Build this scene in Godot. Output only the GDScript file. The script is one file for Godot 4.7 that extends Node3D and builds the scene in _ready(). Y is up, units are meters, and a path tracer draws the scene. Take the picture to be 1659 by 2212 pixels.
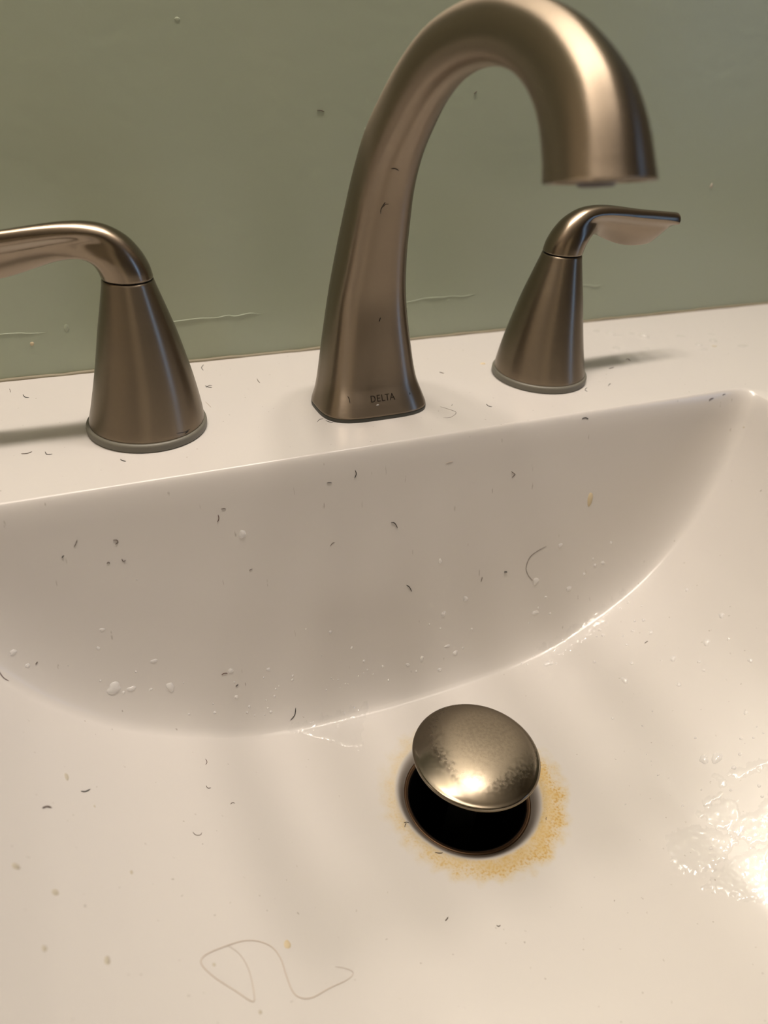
extends Node3D
# A bathroom sink seen from close by: white basin, brushed nickel widespread tap, pop-up drain, stray hairs and water.
# Metres; origin on the deck under the spout; x runs along the wall, y up, z out of the wall towards the viewer.

const WALL_Z := -0.0658
const RIM_Z := 0.0476
const DRAIN := Vector2(-0.001, 0.1365)
var rng := RandomNumberGenerator.new()
var M := {}
var used := {}

func _ready():
	rng.seed = 71
	_camera_and_light()
	_materials()
	_room()
	_sink()
	_drain()
	_spout()
	_handle(-1.0)
	_handle(1.0)
	_hairs()
	_water()

# ---------------------------------------------------------------- camera, sky, exposure
func _camera_and_light():
	var cam := Camera3D.new()
	cam.name = "camera"
	add_child(cam)
	cam.position = Vector3(-0.13497, 0.15210, 0.30347)
	cam.rotation = Vector3(-0.57931, -0.46039, 0.07310)
	cam.near = 0.01
	cam.far = 30.0
	cam.fov = 68.872
	var lens := CameraAttributesPhysical.new()
	lens.frustum_focal_length = 17.502
	lens.frustum_focus_distance = 0.325
	lens.exposure_aperture = 5.2
	lens.frustum_near = 0.01
	lens.frustum_far = 30.0
	cam.attributes = lens
	cam.current = true
	var env := Environment.new()
	env.background_mode = Environment.BG_COLOR
	env.background_color = Color(0.62, 0.76, 0.95)
	env.tonemap_mode = Environment.TONE_MAPPER_LINEAR
	env.tonemap_exposure = 1.0
	env.sdfgi_enabled = true
	env.ssao_enabled = true
	env.ssil_enabled = true
	var we := WorldEnvironment.new()
	we.name = "world_environment"
	we.environment = env
	add_child(we)
	# the vanity lamp's five bulbs (their globes are built in _room)
	for i in BULBS.size():
		var l := OmniLight3D.new()
		l.name = "bulb_light"
		l.position = BULBS[i]
		l.light_color = Color(1.0, 0.945, 0.895)
		l.light_energy = BULB_ENERGY
		l.light_size = 0.04
		l.omni_range = 8.0
		l.omni_attenuation = 2.0
		l.shadow_enabled = true
		add_child(l, true)
	# daylight through the frosted window on the right
	var a := AreaLight3D.new()
	a.name = "window_light"
	a.position = Vector3(1.285, (WINDOW[2] + WINDOW[3]) / 2, (WINDOW[0] + WINDOW[1]) / 2)
	a.rotation = Vector3(0, PI / 2, 0)
	a.area_size = Vector2(WINDOW[1] - WINDOW[0] - 0.03, WINDOW[3] - WINDOW[2] - 0.03)
	a.light_color = Color(0.50, 0.72, 1.0)
	a.light_energy = WINDOW_ENERGY
	a.shadow_enabled = true
	add_child(a)

# z from, z to, y from, y to of the window opening in the right wall
const WINDOW := [0.89, 1.07, -0.03, 0.87]
const BULBS := [Vector3(-0.28, 0.98, 0.028), Vector3(-0.14, 0.98, 0.028), Vector3(0.0, 0.98, 0.028), Vector3(0.14, 0.98, 0.028), Vector3(0.28, 0.98, 0.028)]
const BULB_ENERGY := 0.2
const WINDOW_ENERGY := 0.12

# ---------------------------------------------------------------- helpers
func numbered(n: String) -> String:
	var k: int = used.get(n, 0)
	used[n] = k + 1
	return n if k == 0 else "%s_%03d" % [n, k]

func tag(o: Node, label: String, category: String, group := "", kind := ""):
	o.set_meta("label", label)
	o.set_meta("category", category)
	if group != "":
		o.set_meta("group", group)
	if kind != "":
		o.set_meta("kind", kind)
	return o

func thing(called: String, label: String, category: String, at := Vector3.ZERO, group := "") -> Node3D:
	var o := Node3D.new()
	o.name = numbered(called)
	add_child(o, true)
	o.position = at
	tag(o, label, category, group)
	return o

func put(called: String, mesh: Mesh, material: Material, parent: Node = self, at := Vector3.ZERO) -> MeshInstance3D:
	var o := MeshInstance3D.new()
	o.name = numbered(called) if parent == self else called
	o.mesh = mesh
	o.material_override = material
	o.position = at
	o.cast_shadow = GeometryInstance3D.SHADOW_CASTING_SETTING_ON
	parent.add_child(o, true)
	return o

func structure(called: String, mesh: Mesh, material: Material, parent: Node = self, at := Vector3.ZERO) -> MeshInstance3D:
	var o := put(called, mesh, material, parent, at)
	if parent == self:
		o.set_meta("kind", "structure")
	return o

func boxm(size: Vector3) -> BoxMesh:
	var b := BoxMesh.new()
	b.size = size
	return b

# rings of equal count joined into a skin; U runs along the loft, V round it; ends closed with fans; turned so that it faces outwards
func loft(rings: Array, cap0 := true, cap1 := true) -> ArrayMesh:
	var n: int = rings[0].size()
	var pos := PackedVector3Array()
	var uv := PackedVector2Array()
	var idx := PackedInt32Array()
	var run := 0.0
	for i in rings.size():
		if i > 0:
			run += (rings[i][0] - rings[i - 1][0]).length()
		for j in n + 1:
			pos.append(rings[i][j % n])
			uv.append(Vector2(run * 20.0, float(j) / n))
	for i in rings.size() - 1:
		for j in n:
			var a := i * (n + 1) + j
			var b := a + n + 1
			idx.append_array([a, a + 1, b, a + 1, b + 1, b])
	for e in 2:
		if (e == 0 and not cap0) or (e == 1 and not cap1):
			continue
		var r: PackedVector3Array = rings[0] if e == 0 else rings[-1]
		var mid := Vector3.ZERO
		for p in r:
			mid += p / n
		var base := pos.size()
		pos.append(mid)
		uv.append(Vector2(run * 20.0 * e, 0.5))
		for j in n:
			pos.append(r[j])
			uv.append(Vector2(run * 20.0 * e + 0.05, float(j) / n))
		for j in n:
			var p := base + 1 + j
			var q := base + 1 + (j + 1) % n
			if e == 0:
				idx.append_array([base, q, p])
			else:
				idx.append_array([base, p, q])
	var vol := 0.0
	for k in range(0, idx.size(), 3):
		vol += (pos[idx[k]] - pos[0]).dot((pos[idx[k + 1]] - pos[0]).cross(pos[idx[k + 2]] - pos[0]))
	if vol > 0.0:
		for k in range(0, idx.size(), 3):
			var w := idx[k + 1]
			idx[k + 1] = idx[k + 2]
			idx[k + 2] = w
	return build(pos, uv, idx, rings.size(), n)

# indexed arrays to a mesh with smooth normals (clockwise fronts); seam: the first and last of n + 1 columns share a normal
func build(pos: PackedVector3Array, uv: PackedVector2Array, idx: PackedInt32Array, rows := 0, n := 0) -> ArrayMesh:
	var nr := PackedVector3Array()
	nr.resize(pos.size())
	for k in range(0, idx.size(), 3):
		var a := idx[k]
		var b := idx[k + 1]
		var c := idx[k + 2]
		var f := (pos[c] - pos[a]).cross(pos[b] - pos[a])
		nr[a] += f
		nr[b] += f
		nr[c] += f
	for i in rows:
		var a := i * (n + 1)
		var v := nr[a] + nr[a + n]
		nr[a] = v
		nr[a + n] = v
	for i in nr.size():
		nr[i] = nr[i].normalized() if nr[i].length_squared() > 0.0 else Vector3.UP
	var arr := []
	arr.resize(Mesh.ARRAY_MAX)
	arr[Mesh.ARRAY_VERTEX] = pos
	arr[Mesh.ARRAY_NORMAL] = nr
	arr[Mesh.ARRAY_TEX_UV] = uv
	arr[Mesh.ARRAY_INDEX] = idx
	var m := ArrayMesh.new()
	m.add_surface_from_arrays(Mesh.PRIMITIVE_TRIANGLES, arr)
	return m

func circle(c: Vector3, r: float, n := 48) -> PackedVector3Array:
	var p := PackedVector3Array()
	for j in n:
		var t := TAU * j / n
		p.append(c + Vector3(r * cos(t), 0, r * sin(t)))
	return p

# profile of (radius, height) pairs turned round y; a doubled point makes a crease
func lathe(profile: Array, n := 64, cap0 := false, cap1 := false) -> ArrayMesh:
	var rings := []
	for p in profile:
		rings.append(circle(Vector3(0, p[1], 0), maxf(p[0], 0.00001), n))
	return loft(rings, cap0, cap1)

func rounded(profile: Array, steps := 3) -> Array:
	# cuts every inner corner of a polyline of [r, y] into a small arc
	var out := [profile[0]]
	for i in range(1, profile.size() - 1):
		var a := Vector2(profile[i - 1][0], profile[i - 1][1])
		var b := Vector2(profile[i][0], profile[i][1])
		var c := Vector2(profile[i + 1][0], profile[i + 1][1])
		var cut: float = minf(profile[i][2] if profile[i].size() > 2 else 0.0005, 0.45 * minf(a.distance_to(b), b.distance_to(c)))
		var p := b + (a - b).normalized() * cut
		var q := b + (c - b).normalized() * cut
		for k in steps + 1:
			var t := float(k) / steps
			var v := p.lerp(b, t).lerp(b.lerp(q, t), t)
			out.append([v.x, v.y])
	out.append(profile[-1])
	return out

# a tube along points whose radius tapers at both ends
func tube(pts: Array, r: float, n := 6, taper := 0.35) -> ArrayMesh:
	var c := Curve3D.new()
	for i in pts.size():
		var a: Vector3 = pts[maxi(i - 1, 0)]
		var b: Vector3 = pts[mini(i + 1, pts.size() - 1)]
		var h := (b - a) / 6.0
		c.add_point(pts[i], -h, h)
	c.bake_interval = 0.0003
	var total := c.get_baked_length()
	var steps := clampi(int(total / 0.0006), 5, 140)
	var rings := []
	var side := Vector3.ZERO
	for k in steps + 1:
		var p := c.sample_baked(total * k / steps, true)
		var ahead := c.sample_baked(minf(total * k / steps + 0.0003, total), true)
		var back := c.sample_baked(maxf(total * k / steps - 0.0003, 0.0), true)
		var t := (ahead - back).normalized()
		if side == Vector3.ZERO:
			side = t.cross(Vector3(0.31, 0.92, 0.2)).normalized()
		side = (side - t * side.dot(t)).normalized()
		var up := side.cross(t)
		var f := float(k) / steps
		var rr := r * lerpf(taper, 1.0, clampf(minf(f, 1.0 - f) * 6.0, 0.0, 1.0))
		var ring := PackedVector3Array()
		for j in n:
			var w := TAU * j / n
			ring.append(p + (side * cos(w) + up * sin(w)) * rr)
		rings.append(ring)
	return loft(rings)

func smax(a: float, b: float, k: float) -> float:
	var h := maxf(k - absf(a - b), 0.0) / k
	return maxf(a, b) + h * h * k * 0.25

func smin(a: float, b: float, k: float) -> float:
	return -smax(-a, -b, k)

func ss(a: float, b: float, x: float) -> float:
	var t := clampf((x - a) / (b - a), 0.0, 1.0)
	return t * t * (3.0 - 2.0 * t)

# ---------------------------------------------------------------- materials
func noise_tex(freq: float, size := 256, as_normal := false, strength := 1.0, type := FastNoiseLite.TYPE_SIMPLEX_SMOOTH) -> NoiseTexture2D:
	var n := FastNoiseLite.new()
	n.seed = rng.randi() % 1000
	n.frequency = freq
	n.noise_type = type
	n.fractal_octaves = 4
	var t := NoiseTexture2D.new()
	t.width = size
	t.height = size
	t.seamless = true
	t.noise = n
	t.as_normal_map = as_normal
	t.bump_strength = strength
	return t

# fine brushing: streaks that run across U (round the piece), short in U and long in V
func brushed_image(lo: float, hi: float) -> ImageTexture:
	var img := Image.create(512, 512, false, Image.FORMAT_RGB8)
	var r := RandomNumberGenerator.new()
	r.seed = 5
	var rows := []
	for x in 512:
		rows.append([r.randf(), r.randf() * TAU, r.randf(), 1 + r.randi() % 4])
	for x in 512:
		var q = rows[x]
		for y in 512:
			var w: float = 0.5 + 0.5 * sin(q[1] + TAU * q[3] * y / 512.0)
			var v: float = lerpf(q[0], q[2], w)
			v = lerpf(lo, hi, v)
			img.set_pixel(x, y, Color(v, v, v))
	return ImageTexture.create_from_image(img)

func metal(color: Color, rough: float, aniso := 0.0) -> StandardMaterial3D:
	var m := StandardMaterial3D.new()
	m.albedo_color = color
	m.metallic = 1.0
	m.roughness = rough
	if aniso != 0.0:
		m.anisotropy_enabled = true
		m.anisotropy = aniso
	return m

func plain(color: Color, rough: float) -> StandardMaterial3D:
	var m := StandardMaterial3D.new()
	m.albedo_color = color
	m.roughness = rough
	return m

func _materials():
	var nickel := metal(Color(0.545, 0.495, 0.435), 1.0, 0.87)
	nickel.roughness_texture = brushed_image(0.34, 0.385)
	nickel.uv1_scale = Vector3(1.0, 1.0, 1.0)
	M.nickel = nickel
	var cone: StandardMaterial3D = nickel.duplicate()
	cone.albedo_color = Color(0.50, 0.455, 0.395)
	cone.anisotropy = 0.7
	cone.roughness_texture = brushed_image(0.31, 0.36)
	M.cone = cone
	var lever := metal(Color(0.53, 0.48, 0.42), 1.0, 0.6)
	lever.roughness_texture = brushed_image(0.25, 0.27)
	M.lever = lever
	M.gasket = plain(Color(0.25, 0.25, 0.22), 0.5)
	M.ring = plain(Color(0.43, 0.42, 0.38), 0.45)
	M.logo = metal(Color(0.29, 0.26, 0.225), 0.5)
	M.dark = plain(Color(0.035, 0.032, 0.03), 0.5)
	M.aerator = plain(Color(0.30, 0.28, 0.28), 0.4)
	# cultured marble: white, with dirt and the stain round the drain in its own colour
	var white := plain(Color.WHITE, 0.22)
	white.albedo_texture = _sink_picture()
	M.white = white
	M.rim_white = plain(Color(0.79, 0.776, 0.76), 0.22)
	var wall := plain(Color(0.645, 0.680, 0.597), 0.33)
	wall.normal_enabled = true
	wall.normal_texture = noise_tex(0.02, 512, true, 2.0)
	wall.normal_scale = 0.16
	wall.uv1_triplanar = true
	wall.uv1_world_triplanar = true
	wall.uv1_scale = Vector3(9, 9, 9)
	M.wall = wall
	var ridge := plain(Color(0.60, 0.60, 0.50), 0.42)
	M.ridge = ridge
	M.caulk = plain(Color(0.53, 0.50, 0.42), 0.6)
	M.ceiling = plain(Color(0.74, 0.72, 0.68), 0.9)
	M.floor = plain(Color(0.34, 0.27, 0.21), 0.5)
	M.far_wall = plain(Color(0.36, 0.33, 0.27), 0.7)
	M.door = plain(Color(0.86, 0.82, 0.75), 0.5)
	M.pale_wall = plain(Color(0.72, 0.68, 0.60), 0.7)
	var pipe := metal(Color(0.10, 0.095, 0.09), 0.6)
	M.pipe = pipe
	var fl := metal(Color(0.36, 0.28, 0.21), 0.45)
	M.flange = fl
	M.cap = _cap_material()
	M.hair = plain(Color(0.075, 0.06, 0.055), 0.45)
	M.hair_soft = plain(Color(0.30, 0.24, 0.20), 0.5)
	M.hair_pale = plain(Color(0.74, 0.69, 0.64), 0.5)
	M.hair_red = plain(Color(0.30, 0.14, 0.10), 0.5)
	M.crumb = plain(Color(0.78, 0.72, 0.60), 0.7)
	M.lint = plain(Color(0.70, 0.67, 0.61), 0.9)
	var w := StandardMaterial3D.new()
	w.albedo_color = Color(1, 1, 1, 0.30)
	w.roughness = 0.11
	w.transparency = BaseMaterial3D.TRANSPARENCY_ALPHA
	M.water = w
	var fm: StandardMaterial3D = w.duplicate()
	fm.albedo_color = Color(1, 1, 1, 0.05)
	fm.roughness = 0.07
	M.film = fm
	var globe := plain(Color(0.95, 0.92, 0.86), 0.4)
	globe.emission_enabled = true
	globe.emission = Color(1.0, 0.95, 0.90)
	globe.emission_energy_multiplier = GLOBE_GLOW
	M.globe = globe
	var pane := plain(Color(0.8, 0.88, 0.95), 0.3)
	pane.emission_enabled = true
	pane.emission = Color(0.50, 0.72, 1.0)
	pane.emission_energy_multiplier = PANE_GLOW
	M.pane = pane

const GLOBE_GLOW := 6.0
const PANE_GLOW := 0.8

# colour of the sink: x -0.21..0.21, z -0.07..0.35, 2048 texels a side: tiny dirt specks and the yellow mineral ring round the drain
func _sink_picture() -> ImageTexture:
	var S := 2048
	var mm := 0.42 / S
	var img := Image.create(S, S, false, Image.FORMAT_RGB8)
	var base := Color(0.79, 0.776, 0.76)
	img.fill(base)
	var r := RandomNumberGenerator.new()
	r.seed = 12
	# specks of dust and dirt
	for k in 900:
		var x := r.randi() % S
		var y := r.randi() % S
		var px := 1 + r.randi() % 3
		var c := base.lerp(Color(0.33, 0.28, 0.24), r.randf_range(0.08, 0.38))
		for i in px:
			var xx := clampi(x + r.randi_range(-1, 1), 1, S - 3)
			var yy := clampi(y + r.randi_range(-1, 1), 1, S - 3)
			img.fill_rect(Rect2i(xx, yy, 1 + r.randi() % 2, 1 + r.randi() % 2), c)
	# mineral stain
	var n1 := FastNoiseLite.new()
	n1.seed = 3
	n1.frequency = 0.13
	n1.fractal_octaves = 5
	var n2 := FastNoiseLite.new()
	n2.seed = 8
	n2.frequency = 0.022
	n2.fractal_octaves = 3
	var cx := (DRAIN.x + 0.21) / mm
	var cy := (DRAIN.y + 0.07) / mm
	var R := int(0.052 / mm)
	for y in range(int(cy) - R, int(cy) + R):
		for x in range(int(cx) - R, int(cx) + R):
			var dx := (x - cx) * mm
			var dy := (y - cy) * mm
			var rad := sqrt(dx * dx + dy * dy)
			if rad < 0.024:
				continue
			var a := atan2(dy, dx)          # 0 to the right, +PI/2 towards the viewer
			var side := 0.5 + 0.5 * cos(a - 0.75)
			var f := n1.get_noise_2d(x, y) * 0.5 + 0.5
			var g := n2.get_noise_2d(x, y) * 0.5 + 0.5
			var reach := 0.0385 + 0.0045 * side + 0.006 * (g - 0.5)
			var s := ss(0.0312, 0.0332, rad) * (1.0 - ss(reach - 0.006, reach + 0.003, rad))
			s *= (0.26 + 0.42 * side) * (0.55 + 0.75 * f * g * 2.0)
			# a second, thicker crust along the outer edge on the right
			var crust := exp(-pow((rad - reach + 0.004) / 0.0022, 2.0)) * side * ss(0.48, 0.72, f)
			var col := base.lerp(Color(0.76, 0.63, 0.37), clampf(s, 0.0, 0.8))
			col = col.lerp(Color(0.70, 0.53, 0.24), clampf(crust * 0.55, 0.0, 0.6))
			var dots := ss(0.73, 0.82, n1.get_noise_2d(x * 2.3 + 500, y * 2.3) * 0.5 + 0.5)
			col = col.lerp(Color(0.42, 0.28, 0.14), dots * s * 0.6)
			var dip_shade := 1.0 - ss(0.0285, 0.0328, rad)  # painted shade where the basin curves down into the drain
			col = col.lerp(Color(0.36, 0.325, 0.29), dip_shade * 0.85)
			img.set_pixel(x, y, col)
	img.generate_mipmaps()
	return ImageTexture.create_from_image(img)

# worn pop-up cap: dull and pitted in the middle, still polished towards the rim (U runs from the middle to the rim, V round it)
func _cap_material() -> StandardMaterial3D:
	var S := 512
	var rough := Image.create(S, S, false, Image.FORMAT_RGB8)
	var color := Image.create(S, S, false, Image.FORMAT_RGB8)
	var n := FastNoiseLite.new()
	n.seed = 21
	n.frequency = 0.05
	n.fractal_octaves = 5
	var fine := FastNoiseLite.new()
	fine.seed = 4
	fine.frequency = 0.22
	for y in S:
		for x in S:
			var px := (x - S / 2.0) / (S / 2.0)
			var py := (y - S / 2.0) / (S / 2.0)
			var rad := sqrt(px * px + py * py)
			var f := n.get_noise_2d(x, y) * 0.5 + 0.5
			var d := fine.get_noise_2d(x, y) * 0.5 + 0.5
			var off := Vector2(px - 0.20, py + 0.16).length()
			var dull := 1.0 - ss(0.40, 1.02, off + 0.26 * (f - 0.5))
			var v := lerpf(0.16, 0.54, dull) + 0.08 * (d - 0.5) * (0.3 + dull)
			rough.set_pixel(x, y, Color(v, v, v))
			var c := Color(0.47, 0.435, 0.38).lerp(Color(0.66, 0.61, 0.53), dull * (0.4 + 0.6 * f))
			c = c.lerp(Color(0.45, 0.38, 0.30), ss(0.66, 0.8, d) * 0.35 * (0.3 + dull))
			color.set_pixel(x, y, c)
	var m := StandardMaterial3D.new()
	m.metallic = 1.0
	m.roughness = 1.0
	m.roughness_texture = ImageTexture.create_from_image(rough)
	m.albedo_texture = ImageTexture.create_from_image(color)
	return m

# ---------------------------------------------------------------- the room
func _room():
	var x0 := -1.05
	var x1 := 1.30
	var z1 := 1.75
	var y0 := -0.86
	var y1 := 1.55
	var wd := x1 - x0
	var cx := (x0 + x1) / 2.0
	var ht := y1 - y0
	var cy := (y0 + y1) / 2.0
	var zd := z1 - WALL_Z
	var cz := (z1 + WALL_Z) / 2.0
	var wb := structure("wall_back", boxm(Vector3(wd + 0.2, ht, 0.1)), M.wall, self, Vector3(cx, cy, WALL_Z - 0.05))
	tag(wb, "sage green painted wall behind the sink, faintly bumpy with a ridge low down", "wall", "", "structure")
	_paint_marks(wb, Vector3(cx, cy, WALL_Z - 0.05))
	tag(structure("wall_left", boxm(Vector3(0.1, ht, zd)), M.pale_wall, self, Vector3(x0 - 0.05, cy, cz)), "pale painted side wall to the left of the sink", "wall", "", "structure")
	tag(structure("wall_front", boxm(Vector3(wd + 0.2, ht, 0.1)), M.far_wall, self, Vector3(cx, cy, z1 + 0.05)), "plain painted wall facing the sink", "wall", "", "structure")
	tag(structure("floor", boxm(Vector3(wd + 0.2, 0.1, zd + 0.2)), M.floor, self, Vector3(cx, y0 - 0.05, cz)), "brown floor below the sink", "floor", "", "structure")
	tag(structure("ceiling", boxm(Vector3(wd + 0.2, 0.1, zd + 0.2)), M.ceiling, self, Vector3(cx, y1 + 0.05, cz)), "white ceiling above the sink", "ceiling", "", "structure")
	# right wall with a narrow window opening
	var wr := Node3D.new()
	wr.name = "wall_right"
	add_child(wr)
	tag(wr, "plain painted side wall with a narrow frosted window to the right of the sink", "wall", "", "structure")
	var from := WALL_Z
	for q in [WINDOW]:
		structure("wall_panel", boxm(Vector3(0.1, ht, q[0] - from)), M.far_wall, wr, Vector3(x1 + 0.05, cy, (q[0] + from) / 2))
		structure("wall_panel", boxm(Vector3(0.1, q[2] - y0, q[1] - q[0])), M.far_wall, wr, Vector3(x1 + 0.05, (q[2] + y0) / 2, (q[0] + q[1]) / 2))
		structure("wall_panel", boxm(Vector3(0.1, y1 - q[3], q[1] - q[0])), M.far_wall, wr, Vector3(x1 + 0.05, (q[3] + y1) / 2, (q[0] + q[1]) / 2))
		from = q[1]
		var wn := Node3D.new()
		wn.name = "window_1"
		add_child(wn)
		wn.position = Vector3(x1 + 0.02, (q[2] + q[3]) / 2, (q[0] + q[1]) / 2)
		tag(wn, "narrow frosted window letting in blue daylight to the right of the sink", "window", "", "structure")
		var sy: float = q[3] - q[2]
		var sz: float = q[1] - q[0]
		structure("pane", boxm(Vector3(0.012, sy, sz)), M.pane, wn)
		for e in [-1.0, 1.0]:
			structure("frame", boxm(Vector3(0.05, sy, 0.015)), M.door, wn, Vector3(0, 0, e * (sz / 2 - 0.007)))
			structure("frame", boxm(Vector3(0.05, 0.015, sz)), M.door, wn, Vector3(0, e * (sy / 2 - 0.007), 0))
	structure("wall_panel", boxm(Vector3(0.1, ht, z1 - from)), M.far_wall, wr, Vector3(x1 + 0.05, cy, (z1 + from) / 2))
	# unseen white door, added so the tap metal has something bright to reflect
	var dn := Node3D.new()
	dn.name = "door_1"
	add_child(dn)
	dn.position = Vector3(-0.60, y0, z1)
	tag(dn, "unseen white panelled door added in the wall facing the sink for bright reflections", "door", "", "structure")
	structure("leaf", boxm(Vector3(0.76, 2.0, 0.03)), M.door, dn, Vector3(0, 1.0, -0.015))
	# vanity lamp: a bar on the wall above the sink with five glowing globes
	var lamp := thing("vanity_lamp", "bar lamp with five round glowing globes on the wall above the sink", "lamp", Vector3(0, 0.98, WALL_Z))
	put("back_bar", boxm(Vector3(0.72, 0.09, 0.009)), M.lever, lamp, Vector3(0, 0.06, 0.0045))
	for p in BULBS:
		var at: Vector3 = p - lamp.position
		var cup := [[0.0, 0.0], [0.022, 0.0], [0.026, 0.02], [0.026, 0.045], [0.0, 0.045]]
		var h := put("holder", lathe(rounded(cup, 2), 32), M.lever, lamp, Vector3(at.x, at.y + 0.034, at.z))
		h.rotation.x = 0.0
		var arm := put("arm", tube([Vector3(at.x, at.y + 0.06, 0.006), Vector3(at.x, at.y + 0.085, at.z * 0.5), Vector3(at.x, at.y + 0.078, at.z)], 0.007, 10, 1.0), M.lever, lamp)
		var sph := SphereMesh.new()
		sph.radius = 0.042
		sph.height = 0.084
		put("globe", sph, M.globe, lamp, at)

# raised line of an old paint edge and small bumps on the wall behind the sink
func _paint_marks(wall: Node3D, origin: Vector3):
	for part in [[-0.30, -0.115], [-0.094, -0.020], [0.045, 0.10], [0.13, 0.20]]:
		var x: float = part[0]
		var pts := []
		while x < part[1]:
			pts.append(Vector3(x, 0.0222 + 0.004 * (x + 0.1) + rng.randf_range(-0.0007, 0.0007), WALL_Z + rng.randf_range(-0.0002, 0.0)) - origin)
			x += rng.randf_range(0.003, 0.009)
		put("paint_ridge", tube(pts, 0.00034, 6, 0.1), M.wall, wall)
	for k in 34:
		var s := SphereMesh.new()
		s.radius = rng.randf_range(0.0006, 0.0016)
		s.height = s.radius * rng.randf_range(0.5, 0.9)
		s.radial_segments = 12
		s.rings = 6
		var o := put("paint_bump", s, M.wall, wall, Vector3(rng.randf_range(-0.22, 0.42), rng.randf_range(0.01, 0.30), WALL_Z) - origin)
		o.rotation.x = PI / 2
		o.scale = Vector3(1, 0.5, rng.randf_range(0.6, 1.6))

# ---------------------------------------------------------------- the sink
const FX := [0.0, 0.05, 0.075, 0.105, 0.135, 0.161, 0.173, 0.185, 0.194, 0.1995, 0.204, 0.23]
const FY := [-0.1245, -0.1235, -0.121, -0.111, -0.0965, -0.0755, -0.0615, -0.0437, -0.0265, -0.0125, 0.002, 0.12]
var FM := []

func floor_curve(xx: float) -> float:
	if FM.is_empty():
		FM.resize(FX.size())
		FM.fill(0.0)
		for i in range(1, FX.size() - 1):
			var h0: float = FX[i] - FX[i - 1]
			var h1: float = FX[i + 1] - FX[i]
			var d0: float = (FY[i] - FY[i - 1]) / h0
			var d1: float = (FY[i + 1] - FY[i]) / h1
			if d0 * d1 > 0.0:
				var w1 := 2.0 * h1 + h0
				var w2 := h1 + 2.0 * h0
				FM[i] = (w1 + w2) / (w1 / d0 + w2 / d1)
		FM[-1] = (FY[-1] - FY[-2]) / (FX[-1] - FX[-2])
	var x := minf(absf(xx), FX[-1] - 0.000001)
	var k := 0
	while k < FX.size() - 2 and x >= FX[k + 1]:
		k += 1
	var h: float = FX[k + 1] - FX[k]
	var t: float = (x - FX[k]) / h
	var u := 1.0 - t
	return (1.0 + 2.0 * t) * u * u * FY[k] + t * u * u * h * FM[k] + t * t * (3.0 - 2.0 * t) * FY[k + 1] - t * t * u * h * FM[k + 1]

# height of the sink over (x, z): deck at 0, a steep flat back, a floor that sweeps up to both sides, a sloping front
func sink_y(x: float, z: float) -> float:
	var fl := floor_curve(x)
	var r := Vector2(x - DRAIN.x, z - DRAIN.y).length()
	fl -= 0.004 * exp(-pow(r / 0.07, 2.0))
	var y := smax(fl, -(z - RIM_Z) / 0.2, 0.05)
	y = smax(y, (z - 0.335) / 0.45, 0.06)
	y = smin(y, 0.0, 0.012)
	return y - 0.004 * ss(0.0, 1.0, (0.0325 - r) / 0.006)

func sink_normal(x: float, z: float) -> Vector3:
	var e := 0.0003
	return Vector3(sink_y(x - e, z) - sink_y(x + e, z), 2.0 * e, sink_y(x, z - e) - sink_y(x, z + e)).normalized()

func lines(stops: Array) -> PackedFloat32Array:
	# [[from, step], [from, step], ..., [to, 0]]
	var out := PackedFloat32Array()
	for i in stops.size() - 1:
		var n: int = maxi(1, roundi((stops[i + 1][0] - stops[i][0]) / stops[i][1]))
		for k in n:
			out.append(lerpf(stops[i][0], stops[i + 1][0], float(k) / n))
	out.append(stops[-1][0])
	return out

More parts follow.
